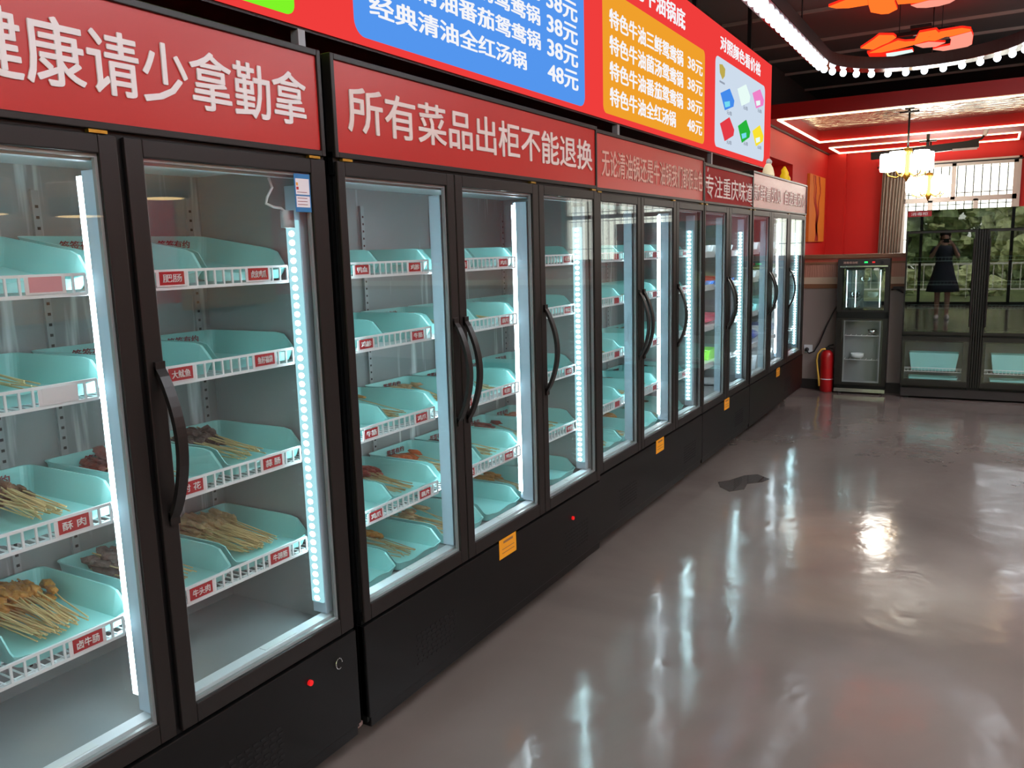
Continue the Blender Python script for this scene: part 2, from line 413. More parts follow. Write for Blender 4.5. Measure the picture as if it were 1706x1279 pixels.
# ================================================================== display fridges
Z_FL, Z_CE, XB = .46, 1.74, -.47
SHZ = [1.445, 1.225, .952, .692]
def rect_frame(b, x0, x1, y0, y1, z0, z1, iy0, iy1, iz0, iz1):
    b.box(x0, x1, y0, iy0, z0, z1).box(x0, x1, iy1, y1, z0, z1).box(x0, x1, iy0, iy1, z0, iz0).box(x0, x1, iy0, iy1, iz1, z1)
def shelf_mesh(wd, board=False, pa=0, pe=None):
    b = mb('wire_white'); x0, x1 = -.08, -.455; pe = wd if pe is None else pe
    if board:
        b.box(x1, -.102, pa, pe, -.004, 0).box(-.102, x0, 0, wd, -.004, 0).box(x0-.004, x0, 0, wd, -.02, .02)
        return b.mesh('wire_shelf')
    r = .0022
    for z, rr in ((.036, .003), (-.004, .0035)): b.box(x0-rr, x0+rr, 0, wd, z-rr, z+rr)
    n = int(wd/.026)
    for i in range(n+1):
        y = wd*i/n; b.box(x0-r, x0+r, y-r, y+r, -.004, .036)
    n2 = int((pe-pa)/.02)
    for i in range(n2+1):
        y = pa+(pe-pa)*i/n2; b.box(x1, x0 if -.002 < y < wd+.002 else -.10, y-.0014, y+.0014, -.006, -.003)
    for xx in (x1, -.2, -.33, -.102): b.box(xx-.003, xx+.003, pa, pe, -.009, -.006)
    return b.mesh('wire_shelf')
def handle(parent, xf, y, z0=.935, z1=1.28):
    b = mb('black_frame'); n = 16; P = []
    for i in range(n+1):
        t = i/n; P.append((xf + .004 + .055*math.sin(math.pi*t)**.8, z0+(z1-z0)*t))
    w2 = .012
    for i in range(n):
        (xa, za), (xb, zb) = P[i], P[i+1]; th = .012
        b.add([(xa, y-w2, za), (xa, y+w2, za), (xb, y+w2, zb), (xb, y-w2, zb), (xa-th, y-w2, za), (xa-th, y+w2, za), (xb-th, y+w2, zb), (xb-th, y-w2, zb)],
              [(0,1,2,3), (7,6,5,4), (0,4,5,1), (1,5,6,2), (2,6,7,3), (3,7,4,0)])
    b.box(xf-.002, xf+.008, y-w2, y+w2, z0-.01, z0+.02).box(xf-.002, xf+.008, y-w2, y+w2, z1-.02, z1+.01)
    return b.build('handle', parent)
def led(parent, y, sgn, dotted=False, z0=.53, z1=1.60):
    """vertical light: a white housing with its lit tube or lens row on the side that faces sgn * y"""
    xa, xb = (-.095, -.045) if dotted else ((-.078, -.036) if sgn > 0 else (-.100, -.034))
    ya = y + sgn*.0145
    if dotted:
        h = mb('housing').box(xa, xb, y-.014, y+.014, .495, 1.69).build('light_housing', parent, .002)
        yb = ya + sgn*.006
        mb('led_board_glow').box(xa+.004, xb-.004, ya, yb, z0, z1).build('led_board', h)
        d = mb('led_dot'); z = z0+.012; yc = yb + sgn*.0012; d.smooth = True
        while z < z1:
            d.blob(((xa+xb)/2, yc, z), (.0105, .004, .0078), 1, 0, 8, 4); z += .0238
        d.build('led_lens', h)
    else:
        # the tube lies flush in a slot of the housing
        h = mb('housing').box(xa+.0185, xb, y-.014, y+.014, .495, 1.69).box(xa-.002, xa+.0185, y-sgn*.014, y-sgn*.004, .495, 1.69).build('light_housing', parent)
        mb('led_white').box(xa, xa+.018, y-sgn*.003, ya-sgn*.0005, z0, z1+.08).build('light_tube', h)
def fridge(name, label, X, y0, y1, doors, sign_mat, hz1, letters, lm, lspan, lz, handles, lbold=.03, board=False, sticker=None, base_x=0.0, vent=None):
    t = thing('display_fridge', label, 'fridge', (X, y0, 0), group='glass-door display fridges along the wall')
    L = lambda y: y-y0
    D = y1-y0
    # insulated body: back, sides, roof, floor, black outside
    b = mb('black_body')
    b.box(-.56, -.03, 0, .028, .12, 2.02).box(-.56, -.03, D-.028, D, .12, 2.02).box(-.56, -.5, .028, D-.028, .12, 2.02).box(-.5, -.03, .028, D-.028, Z_CE+.012, 2.02)
    b.box(-.56, -.01, 0, D, .12, Z_FL-.035)
    b.m('steel_inner').box(-.5, -.035, .028, D-.028, Z_FL-.035, Z_FL)
    b.box(-.5, -.035, .028, .036, Z_FL, Z_CE).box(-.5, -.035, D-.036, D-.028, Z_FL, Z_CE)
    b.m('white_plastic').box(-.5, -.035, .036, D-.036, Z_CE, Z_CE+.012)
    b.build('body', t)
    mb('frost_steel').box(XB-.02, XB, .036, D-.036, Z_FL, Z_CE).build('back_panel', t)
    # front sill and head strips, mullion posts
    mb('white_plastic').box(-.06, -.034, .036, D-.036, 1.706, Z_CE).build('head_strip', t)
    b = mb('white_plastic').box(-.07, -.034, .036, D-.036, Z_FL, .492)
    b.m('foam')
    for d in doors: b.box(-.064, -.040, L(d[2])+.25, L(d[2])+.36, .492, .4935)
    b.build('sill_strip', t)
    mb('black_body').box(-.034, -.012, 0, D, .43, .47).build('front_rail', t); mb('black_body').box(-.034, -.012, 0, D, 1.72, 1.78).build('front_rail', t)
    for k in range(len(doors)-1):
        ym = (L(doors[k][1])+L(doors[k+1][0]))/2
        mb('black_body').box(-.034, -.012, ym-.02, ym+.02, .47, 1.72).build('mullion', t)
    b = mb('steel_inner')
    for k in range(len(doors)):
        for yy in (L(doors[k][2])+.02, L(doors[k][3])-.03):
            b = mb('steel_inner').box(XB, XB+.010, yy, yy+.018, .5, 1.68).m('black_gasket')
            z = .52
            while z < 1.66: b.box(XB+.0101, XB+.0104, yy+.006, yy+.014, z, z+.007); z += .026
            b.build('shelf_rail', t)
    # lower plinth
    b = mb('black_body').box(base_x-.03, base_x, 0, D, .135, .428).box(base_x-.04, base_x-.005, 0.01, D-.01, .10, .135)
    pl = b.build('plinth_panel', t, .003)
    for vy in (vent or []):
        g = mb('black_gasket')
        for i in range(7):
            for j in range(9): g.box(base_x, base_x+.0012, L(vy)+j*.026+(i % 2)*.006, L(vy)+j*.026+.016+(i % 2)*.006, .19+i*.016, .19+i*.016+.007)
        g.build('vent_grille', pl)
    for yy in (.10, D-.10):
        c_ = mb('white_plastic').tube([(-.16, yy-.012, .03), (-.16, yy+.012, .03)], .03, 14).m('dark_metal').box(-.18, -.14, yy-.02, yy-.015, .03, .12).box(-.18, -.14, yy+.015, yy+.02, .03, .12).box(-.185, -.135, yy-.02, yy+.02, .10, .12)
        c_.build('caster', t)
    if sticker:
        mb('yellow_label').box(base_x, base_x+.0012, L(sticker), L(sticker)+.125, .362, .437).m('wood_trim').box(base_x+.0012, base_x+.0014, L(sticker)+.03, L(sticker)+.10, .418, .427).box(base_x+.0012, base_x+.0014, L(sticker)+.02, L(sticker)+.11, .395, .398).box(base_x+.0012, base_x+.0014, L(sticker)+.02, L(sticker)+.11, .380, .383).build('warning_sticker', pl)
    # header
    hd = mb('black_frame'); rect_frame(hd, -.03, 0, 0, D, 1.764, hz1, .014, D-.014, 1.779, hz1-.016)
    hd.box(-.30, -.03, 0, .02, 1.764, hz1).box(-.30, -.03, D-.02, D, 1.764, hz1)
    hd = hd.build('header_frame', t, .002)
    pn = mb(sign_mat).box(-.03, -.006, .014, D-.014, 1.779, hz1-.016).build('sign_panel', hd)
    text(letters, lm, (-.006, L(lspan[0]), lz[0]), YD, lspan[1]-lspan[0], lz[1]-lz[0], pn, lbold)
    # doors
    for k, d in enumerate(doors):
        f = mb('black_frame')
        rect_frame(f, -.012, .0, L(d[0]), L(d[1]), .437, 1.755, L(d[2]), L(d[3]), .485, 1.717)
        f.m('black_gasket'); rect_frame(f, -.026, -.012, L(d[0])+.004, L(d[1])-.004, .441, 1.751, L(d[2])-.003, L(d[3])+.003, .482, 1.720)
        f = f.build('door', t, .003)
        mb('door_glass').box(-.009, -.005, L(d[2]), L(d[3]), .485, 1.717).build('glass_pane', f); mb('door_glass').box(-.024, -.020, L(d[2]), L(d[3]), .485, 1.717).build('glass_pane', f)
        e = mb('steel_inner'); rect_frame(e, -.0195, -.0095, L(d[2])-.002, L(d[3])+.002, .484, 1.718, L(d[2])+.006, L(d[3])-.006, .492, 1.710); e.build('pane_spacer', f)
        hx = L(d[1])-.06 if handles[k] < 0 else L(d[0])+.02
        mb('brass').box(-.010, .002, hx, hx+.04, 1.756, 1.7625).build('hinge', f)
        hy = d[0]+.028 if handles[k] < 0 else d[1]-.028
        handle(f, 0.0, L(hy))
    # lights
    led(t, .054, 1, dotted=True)
    led(t, D-.054, -1, dotted=True)
    for k in range(len(doors)-1):
        ym = (L(doors[k][3])+L(doors[k+1][2]))/2
        led(t, ym+(-.024 if k == 0 else -.026), 1 if k == 0 else -1)
    # shelves
    for k, d in enumerate(doors):
        a, e = L(d[2])-.015, L(d[3])+.008
        if k == 0: a = max(a, .062)
        if k == len(doors)-1: e = min(e, D-.092)
        else: e = min(e, (L(d[3])+L(doors[k+1][2]))/2-.058)
        ba = .040 if k == 0 else (L(doors[k-1][3])+L(d[2]))/2+.004
        be = D-.040 if k == len(doors)-1 else (L(d[3])+L(doors[k+1][2]))/2-.004
        me = shelf_mesh(e-a, board, ba-a, be-a)
        for z in SHZ:
            o = obj('wire_shelf', me, t); o.location = (0, a, z)
    return t
def dd(edges, gl):
    return [(edges[i][0], edges[i][1], gl[i][0], gl[i][1]) for i in range(len(gl))]
FA = dict(y0=-.06, y1=1.682, X=.0233, doors=[(-.055, .503, -.01, .458), (.508, 1.073, .553, 1.032), (1.089, 1.676, 1.131, 1.622)])
FB = dict(y0=1.708, y1=3.398, X=.0331, doors=[(1.712, 2.266, 1.742, 2.224), (2.271, 2.842, 2.314, 2.797), (2.847, 3.394, 2.889, 3.357)])
FC = dict(y0=3.415, y1=5.066, X=0.0, doors=[(3.45, 4.000, 3.505, 3.957), (4.005, 4.546, 4.046, 4.500), (4.551, 5.062, 4.597, 5.045)])
FD = dict(y0=5.072, y1=6.262, X=0.0, doors=[(5.076, 5.630, 5.100, 5.566), (5.635, 6.236, 5.692, 6.182)])
FE = dict(y0=6.268, y1=8.300, X=0.0, doors=[(6.272, 6.850, 6.300, 6.798), (6.856, 7.560, 6.940, 7.470), (7.566, 8.270, 7.622, 8.190)])
ga = fridge('a', 'black display fridge with two visible doors, cropped by the photo edge', **FA, sign_mat='sign_red', hz1=2.032, letters='健康请少拿勤拿', lm='letter_white', lspan=(.788, 1.625), lz=(1.833, 1.962), handles=[1, -1, -1], lbold=.018, vent=[1.15])
gb = fridge('b', 'black display fridge with the red sign of ten spaced white characters, second along the row', **FB, sign_mat='sign_red', hz1=2.032, letters='所有菜品出柜不能退换', lm='letter_cream', lspan=(1.768, 3.350), lz=(1.838, 1.963), handles=[1, -1, -1], lbold=.018, sticker=2.472, base_x=.0, vent=[1.95, 3.02])
gc = fridge('c', 'black display fridge with the sheen-paled sign of many narrow tan characters, third along the row', **FC, sign_mat='sign_red_sheen', hz1=2.034, letters='无论清油锅还是牛油锅我们都很出色', lm='letter_tan', lspan=(3.525, 5.040), lz=(1.832, 1.955), handles=[1, -1, -1], lbold=.012, sticker=4.221, vent=[3.7, 4.7])
gd = fridge('d', 'black two-door display fridge with the crimson sign, second from the far end', **FD, sign_mat='sign_crimson', hz1=2.008, letters='专注重庆味道', lm='letter_cream', lspan=(5.10, 6.245), lz=(1.806, 1.945), handles=[1, -1], lbold=.006, board=True, sticker=5.57, vent=[5.85])
ge = fridge('e', 'black display fridge with the sheen-paled rose sign, at the far end of the row', **FE, sign_mat='sign_pale_sheen', hz1=2.045, letters='新鲜看的见  自选更放心', lm='letter_cream', lspan=(6.30, 8.225), lz=(1.832, 1.952), handles=[1, -1, -1], lbold=.012, board=True, sticker=7.17, vent=[7.5])
# brush splashes on the crimson sign
b = mb('letter_cream')
for (y, z, a, l) in ((.05, 1.86, 2.2, .05), (.09, 1.84, 2.0, .06), (.16, 1.80, 2.3, .07), (1.10, 1.83, .3, .05), (1.13, 1.80, -.2, .06), (.07, 1.96, 1.2, .03), (1.16, 1.90, 1.9, .03)):
    dy, dz = l*math.cos(a), l*math.sin(a)
    b.tube([(-.005, y, z), (-.0045, y+dy*.5, z+dz*.5+.004), (-.005, y+dy, z+dz)], [.004, .005, .001], 6)
b.build('brush_splash', [c_ for c_ in gd.children_recursive if c_.name.startswith('sign_panel')][0])
# small fittings on the near fridge
dA3 = [c_ for c_ in ga.children if c_.name.startswith('door')][2]
y0 = FA['y0']
s = mb('sticker_blue').box(-.0048, -.0040, 1.562-y0, 1.618-y0, 1.618, 1.714).m('tag_white').box(-.0040, -.0037, 1.566-y0, 1.614-y0, 1.662, 1.702).box(-.0040, -.0037, 1.566-y0, 1.614-y0, 1.630, 1.658)
s.m('yellow_label').box(-.0037, -.0035, 1.568-y0, 1.574-y0, 1.684, 1.692).m('sign_red').box(-.0037, -.0035, 1.568-y0, 1.576-y0, 1.674, 1.681).m('letter_darkred')
for z in (1.667, 1.652, 1.644, 1.636): s.box(-.0037, -.0036, 1.57-y0, 1.605-y0, z, z+.0015)
s.build('energy_label', dA3)
pA = [c_ for c_ in ga.children if c_.name.startswith('plinth')][0]
mb('red_light').tube([(0, 1.486-y0, .36), (.008, 1.486-y0, .36)], .008, 12).build('power_switch', pA)
pB = [c_ for c_ in gb.children if c_.name.startswith('plinth')][0]
mb('red_light').tube([(0, 3.09-FB['y0'], .34), (.008, 3.09-FB['y0'], .34)], .008, 12).build('power_switch', pB)
mb('chrome').tube([(.004, 1.600-y0+.012*math.cos(a), .362+.016*math.sin(a)) for a in [2*math.pi*i/18 for i in range(16)]], .0016, 6).build('key_ring', pA)
b = mb('white_plastic'); b.smooth = True
b.tube([(-.06, 1.53-y0, 1.705), (-.055, 1.535-y0, 1.68), (-.06, 1.52-y0, 1.655), (-.06, 1.515-y0, 1.64), (-.06, 1.54-y0, 1.632), (-.06, 1.565-y0, 1.63), (-.06, 1.58-y0, 1.62)], .0035, 8).box(-.07, -.05, 1.57-y0, 1.60-y0, 1.58, 1.625)
b.build('light_cable', ga)

# ================================================================== trays, tags and skewers
TW, TD, TH = .262, .355, .072
def tray_mesh():
    b = mb('mint'); b.smooth = False
    def ring(x0, x1, y0, y1, r, n=4):
        P = []
        for cx, cy_, a0 in ((x0-r, y0+r, -90), (x0-r, y1-r, 0), (x1+r, y1-r, 90), (x1+r, y0+r, 180)):
            for i in range(n+1):
                a = math.radians(a0+90*i/n); P.append((cx+r*math.cos(a), cy_+r*math.sin(a)))
        return P
    xf, xk = 0.0, -TD
    def densify(P):
        Q = []
        for i, p in enumerate(P):
            q = P[(i+1) % len(P)]; Q.append(p); dd_ = math.dist(p, q)
            m_ = int(dd_/.028)
            for k in range(1, m_): Q.append((p[0]+(q[0]-p[0])*k/m_, p[1]+(q[1]-p[1])*k/m_))
        return Q
    top = densify(ring(xf, xk, 0, TW, .022)); n = len(top)
    def h(x, y):
        e = min(y, TW-y)
        if x < -.055: return TH
        if x < -.030: return TH + (.044-TH)*(x+.055)/.025
        if x < -.012 or e < .03: return .044 + (.030-.044)*max(0, min(1, (x+.030)/.018))
        return .026 + .004*math.cos(y*40)
    cx, cy_ = -TD/2, TW/2
    def sc(p, k, kx=None):
        return (cx+(p[0]-cx)*(kx or k), cy_+(p[1]-cy_)*k)
    rim_o = [(p[0], p[1], h(*p)) for p in top]
    rim_l = [(*sc(p, .965, .975), h(*p)) for p in top]
    in_b = [(*sc(p, .895, .92), .005) for p in top]
    out_l = [(*sc(p, .972, .98), h(*p)-.006) for p in top]
    out_b = [(*sc(p, .905, .93), .0) for p in top]
    V = rim_o+rim_l+in_b+out_l+out_b
    F = []
    def band(a, c): 
        for i in range(n): j = (i+1) % n; F.append((a*n+i, a*n+j, c*n+j, c*n+i))
    band(0, 1); band(1, 2); band(3, 0); band(4, 3)
    F.append(tuple(2*n+i for i in range(n))); F.append(tuple(4*n+i for i in range(n-1, -1, -1)))
    b.add(V, F)
    return b.mesh('serving_tray')
TRAY = tray_mesh()
TXT = text_mesh('签签有约', 'letter_darkred', .02, .0008)
ORD = ['first', 'second', 'third', 'fourth', 'fifth', 'sixth']
SHN = ['top shelf', 'second shelf', 'third shelf', 'lowest shelf', 'floor']
def tray(X, y, z, tilt, label, group):
    o = obj('serving_tray', TRAY); o.location = (X-.1015-(.013 if tilt else 0), y[0], z+.002); o.rotation_euler = (0, tilt, 0); o.scale = (1, y[1]/TW, 1)
    tag(o, label, 'tray', group)
    t = obj('lettering', TXT, o)
    mm = Matrix(((0, .105, 0), (0, 0, .022), (1, 0, 0))).transposed().to_4x4()
    # columns: u -> +y, v -> +z, n -> +x
    mm = Matrix(((0, 0, 1, -TD*.968+.004), (.105, 0, 0, TW*.5-.03), (0, .022, 0, TH-.032), (0, 0, 0, 1)))
    t.matrix_basis = mm
    return o
STICK = {}
def skewer_meshes(kind, seed):
    k = (kind, seed)
    if k in STICK: return STICK[k]
    rnd = random.Random(hash(kind) % 1000 * 0 + seed*17+len(kind))
    L = .26
    s = mb('bamboo').tube([(0, 0, 0), (-L*.5, rnd.uniform(-.004, .004), rnd.uniform(-.002, .003)), (-L, 0, 0)], [.0016, .0018, .0018], 6).mesh('bamboo_skewer')
    m_ = mb(kind); m_.smooth = True
    x = -L*.66
    for i in range(rnd.randint(2, 3)):
        ln = rnd.uniform(.014, .024); m_.blob((x-ln, rnd.uniform(-.003, .003), rnd.uniform(-.002, .004)), (ln*1.3, rnd.uniform(.009, .015), rnd.uniform(.007, .011)), seed*7+i, .3, 8, 6); x -= ln*1.5
    STICK[k] = (s, m_.mesh('meat')); return STICK[k]
def heap(X, y, z, kind, n, where, seed, spread=.09, hgt=.045, tilt=0):
    """individual skewers, tips at the tray front, meat at the back"""
    rnd = random.Random(seed)
    for i in range(n):
        sm, mm = skewer_meshes(kind, i % 5)
        o = obj('bamboo_skewer', sm); me = obj('meat', mm, o)
        f = i/max(1, n-1)
        o.location = (X-.104-.045-rnd.uniform(0, .03), y[0]+y[1]/2+max(-.058, min(.058, rnd.gauss(0, spread*.30))), z+.020+hgt*.45*f+rnd.uniform(0, .004))
        o.rotation_euler = (rnd.uniform(0, 6.28), rnd.uniform(0, .05)+.10*f, rnd.gauss(0, .10))
        o['label'] = where; o['category'] = 'skewer'; o['group'] = where.replace('bamboo skewer', 'bamboo skewers')[:80]
stuff = MB()
def loose(X, y, z, kind, n, seed):
    rnd = random.Random(seed); L = .26
    for i in range(n):
        x0 = X-.104-.045-rnd.uniform(0, .04); yy = y[0]+y[1]/2+rnd.gauss(0, .03); z0 = z+.012+rnd.uniform(0, .014); a = rnd.gauss(0, .18); up = rnd.uniform(0, .03)
        d = Vector((-math.cos(a), math.sin(a), 0)); p0 = Vector((x0, yy, z0))
        lim = lambda v: Vector((v.x, min(max(v.y, y[0]+.038), y[0]+y[1]-.038), v.z))
        p1 = lim(p0+d*L*.95); p1.z += up
        stuff.m('bamboo' if i % 3 else 'bamboo_dark').tube([p0, p1], .0018, 4)
        q = p0.lerp(p1, .86)
        stuff.m(kind); stuff.smooth = True
        stuff.blob(q+Vector((0, 0, .010)), (rnd.uniform(.025, .04), rnd.uniform(.009, .014), rnd.uniform(.006, .011)), seed*31+i, .3, 7, 5); stuff.smooth = False
def name_tag(X, y, z, word, label, mname='tag_red', wd=.066, hh=.030, group=None):
    t = mb('tag_white').box(-.0005, .0012, -.008, wd+.008, -.004, hh-.001).m(mname).box(.0012, .0018, 0, wd, 0, hh).build('name_tag')
    t.location = (X-.0745, y, z); tag(t, label, 'tag', group)
    if word: text(word, 'letter_white', (.0018, wd*.12, hh*.2), YD, wd*.76, hh*.6, t, .0)
def slots(F):
    """(start, width) of the two trays behind every door"""
    out = []; ds = F['doors']; n = len(ds)
    for k, d in enumerate(ds):
        a = F['y0']+.042 if k == 0 else (ds[k-1][3]+d[2])/2+.006
        e = F['y1']-.042 if k == n-1 else (d[3]+ds[k+1][2])/2-.006
        half = (e-a)/2; tw = min(TW, half-.006)
        out += [(a+(half-tw)/2, tw), (a+half+(half-tw)/2, tw)]
    return out
# --- near fridge
SA = slots(FA); XA = FA['X']
NA = 'photo-edge fridge'
contA = {(3, 1): ('meat_yellow', 8), (3, 2): ('meat_brown', 30), (3, 3): ('meat_gold', 60), (4, 2): ('meat_red', 14), (4, 3): ('meat_grey', 52), (5, 2): ('meat_dark', 18), (5, 3): ('meat_beige', 62), (4, 1): None}
tagsA = {(3, 0): ('', 'tag_faded'), (4, 0): ('肥肠', 'tag_red'), (5, 0): ('虎皮鸡爪', 'tag_red'), (3, 1): ('', 'tag_white'), (4, 1): ('大鱿鱼', 'tag_red'), (5, 1): ('鱼籽福袋', 'tag_red'), (3, 2): ('酥 肉', 'tag_red'), (4, 2): ('肘 花', 'tag_red'), (5, 2): ('蒜 肠', 'tag_red'), (3, 3): ('卤牛肠', 'tag_red'), (2, 3): ('肚片', 'tag_red'), (4, 3): ('牛头肉', 'tag_red'), (5, 3): ('牛蹄筋', 'tag_red')}
COLN = {'meat_yellow': 'yellow', 'meat_brown': 'dark brown', 'meat_gold': 'golden', 'meat_grey': 'greyish', 'meat_beige': 'beige', 'meat_red': 'red', 'meat_orange': 'orange', 'meat_dark': 'blackish'}
for sh in range(4):
    for k in range(2, 6):
        y, z = SA[k], SHZ[sh]
        has = contA.get((k, sh))
        side = ('near', 'far')[k % 2]; dn = ('middle door', 'last door')[k//2-1]
        lab = f"{'empty ' if not has else ''}mint tray, {SHN[sh]}, {NA}, {side} half of its {dn}" if not has else f"mint tray of {COLN[has[0]]} skewers, {SHN[sh]}, {NA}, {side} half of its {dn}"
        tray(XA, y, z, .15 if sh == 0 else 0, lab, 'mint serving trays')
        if has: heap(XA, y, z, has[0], has[1], f"bamboo skewer with {COLN[has[0]]} meat, {SHN[sh]} of {NA}", sh*11+k)
        tg = tagsA.get((k, sh))
        if tg: name_tag(XA, y[0]+.10 if k < 5 else y[0]+.08, z+.004, tg[0], f"{ {'tag_red':'red','tag_faded':'faded pink','tag_white':'blank white'}[tg[1]] } name tag, {SHN[sh]}, {NA}, {side} half of its {dn}", tg[1], group='name tags on the shelf lips')
# --- second and third fridges, fully stocked
kinds = ['meat_red', 'meat_brown', 'meat_orange', 'meat_gold', 'meat_dark', 'meat_beige']
wordsB = ['鸭血', '鸡胗', '牛筋', '鸡爪', '藕片', '毛肚']
for F, nm, sd_, X in ((FB, 'second fridge', 100, FB['X']), (FC, 'third fridge', 300, FC['X'])):
    S = slots(F)
    for sh in range(5):
        z = SHZ[sh] if sh < 4 else Z_FL
        for k in range(len(S)):
            rnd = random.Random(sd_+sh*10+k)
            kd = kinds[(k*2+sh*3+sd_//100) % 6]
            full = rnd.random() < .8 and not (sh == 4 and k == 0 and nm == 'second fridge')
            lab = f"{'mint tray of '+COLN[kd]+' skewers' if full else 'empty mint tray'}, {SHN[sh]} of the {nm}, {ORD[k]} along"
            tray(X, S[k], z+(.002 if sh < 4 else .003), 0, lab, 'mint serving trays')
            if full: loose(X, S[k], z, kd, rnd.randint(12, 18), sd_+sh*10+k)
            if sh < 4:
                name_tag(X, S[k][0]+.09, z+.003, wordsB[(k+sh) % 6] if nm == 'second fridge' else '', f"red name tag, {SHN[sh]} of the {nm}, {ORD[k]} along", 'tag_red', .060, .028, 'name tags on the shelf lips')
so_ = stuff.build('skewer_heap'); so_['kind'] = 'stuff'
tag(so_, 'bamboo skewers heaped in the mint trays of the second and third fridges', 'skewers')

# --- fourth fridge: packs and tubs
def small(name, b, loc, label, cat, group=None, rz=0, bevel=0):
    o = b.build(name, None, bevel); o.location = loc; o.rotation_euler = (0, 0, rz); return tag(o, label, cat, group)
def tub(m_, w_, d_, h_, t=.006):
    b = mb(m_); k = .88
    V = [(-d_/2*k, -w_/2*k, 0), (d_/2*k, -w_/2*k, 0), (d_/2*k, w_/2*k, 0), (-d_/2*k, w_/2*k, 0), (-d_/2, -w_/2, h_), (d_/2, -w_/2, h_), (d_/2, w_/2, h_), (-d_/2, w_/2, h_)]
    V += [(-d_/2+t, -w_/2+t, h_), (d_/2-t, -w_/2+t, h_), (d_/2-t, w_/2-t, h_), (-d_/2+t, w_/2-t, h_), (-d_/2*k+t, -w_/2*k+t, t), (d_/2*k-t, -w_/2*k+t, t), (d_/2*k-t, w_/2*k-t, t), (-d_/2*k+t, w_/2*k-t, t)]
    F = [(3,2,1,0)]+[(i, (i+1) % 4, 4+(i+1) % 4, 4+i) for i in range(4)]+[(4+i, 4+(i+1) % 4, 8+(i+1) % 4, 8+i) for i in range(4)]+[(8+i, 8+(i+1) % 4, 12+(i+1) % 4, 12+i) for i in range(4)]+[(12, 13, 14, 15)]
    return b.add(V, F)
SD = slots(FD); SE = slots(FE)
def pillow(m_, w_, d_, h_, seed):
    b = mb(m_); b.smooth = True; N = 8; V = []; Fc = []
    rnd = random.Random(seed)
    for s_ in (1, -1):
        for i in range(N+1):
            for j in range(N+1):
                u, v = i/N*2-1, j/N*2-1
                q = max(0, (1-u**4)*(1-v**4))
                V.append((u*d_/2, v*w_/2, h_/2+s_*h_/2*q*(1-rnd.uniform(0, .2))*.98))
    for s_ in range(2):
        o = s_*(N+1)**2
        for i in range(N):
            for j in range(N):
                a = o+i*(N+1)+j; f = (a, a+N+1, a+N+2, a+1); Fc.append(f if s_ == 0 else f[::-1])
    return b.add(V, Fc)
for k in range(4):
    y = SD[k][0]+SD[k][1]/2
    small('plastic_tub', tub('foam', .22, .30, .06), (-.27, y, SHZ[0]+.001), f"white plastic tub, top shelf of the two-door fridge, {ORD[k]} along", 'tub', 'white tubs in the two-door fridge')
    small('plastic_tub', tub('tray_blue', .24, .32, .035), (-.27, y, SHZ[1]+.001), f"shallow blue tub, second shelf of the two-door fridge, {ORD[k]} along", 'tub', 'blue tubs in the two-door fridge')
    small('food_pack', pillow('pack_red', .20, .26, .05, k), (-.27, y, SHZ[1]+.008), f"red vacuum pack lying in the {ORD[k]} blue tub of the two-door fridge", 'food pack', 'red packs in the blue tubs')
    small('food_pack', pillow('pack_pink', .22, .28, .055, k+9), (-.27, y, SHZ[2]+.001), f"pink vacuum pack, third shelf of the two-door fridge, {ORD[k]} along", 'food pack', 'pink packs in the two-door fridge')
for k in (0, 1, 2): small('storage_box', tub('lime', .2, .26, .075), (-.27, SD[k][0]+SD[k][1]/2, SHZ[3]+.001), f"lime green box, lowest shelf of the two-door fridge, {ORD[k]} along", 'box', 'lime green boxes')
for k in (0, 1, 3):
    b = mb('foam'); b.smooth = True; b.lathe([(.06, 0), (.11, .012), (.125, .03), (.12, .03), (.105, .016), (.0, .012)], n=28)
    small('round_plate', b, (-.25, SD[k][0]+SD[k][1]/2, Z_FL+.001), f"round white plate on the floor of the two-door fridge, {ORD[k]} along", 'plate', 'white plates in the two-door fridge')
for k in range(6):
    y = SE[k][0]+SE[k][1]/2
    small('plastic_tub', tub('foam', .22, .30, .075), (-.27, y, SHZ[0]+.001), f"white plastic tub, top shelf of the far-end fridge, {ORD[k]} along", 'tub', 'white tubs in the far-end fridge')
    b = tub('foam', .22, .28, .06)
    small('plastic_tub', b, (-.27, y, SHZ[1]+.001), f"white tub of greens, second shelf of the far-end fridge, {ORD[k]} along", 'tub', 'tubs of greens')
    b = mb('greens')
    for i in range(9): b.blob((random.uniform(-.05, .05), random.uniform(-.07, .07), .03), (.028, .03, .02), i+k, .3, 7, 5)
    small('leafy_greens', b, (-.27, y, SHZ[1]+.04), f"loose leafy greens in the {ORD[k]} tub, second shelf of the far-end fridge", 'vegetables', 'leafy greens')
    small('plastic_tub', tub('mint', .23, .3, .06), (-.27, y, SHZ[2]+.001), f"mint plastic tub, third shelf of the far-end fridge, {ORD[k]} along", 'tub', 'mint tubs in the far-end fridge')
    small('food_bag', pillow('blue_bag' if k % 2 == 0 else 'foam', .22, .28, .10, k+40), (-.27, y, SHZ[3]+.001), f"{'dark blue' if k % 2 == 0 else 'white'} food bag, lowest shelf of the far-end fridge, {ORD[k]} along", 'food bag', 'food bags in the far-end fridge')
    small('plastic_crate', tub('white_plastic', .23, .32, .12), (-.27, y, Z_FL+.001), f"pale plastic crate on the floor of the far-end fridge, {ORD[k]} along", 'crate', 'pale crates in the far-end fridge')
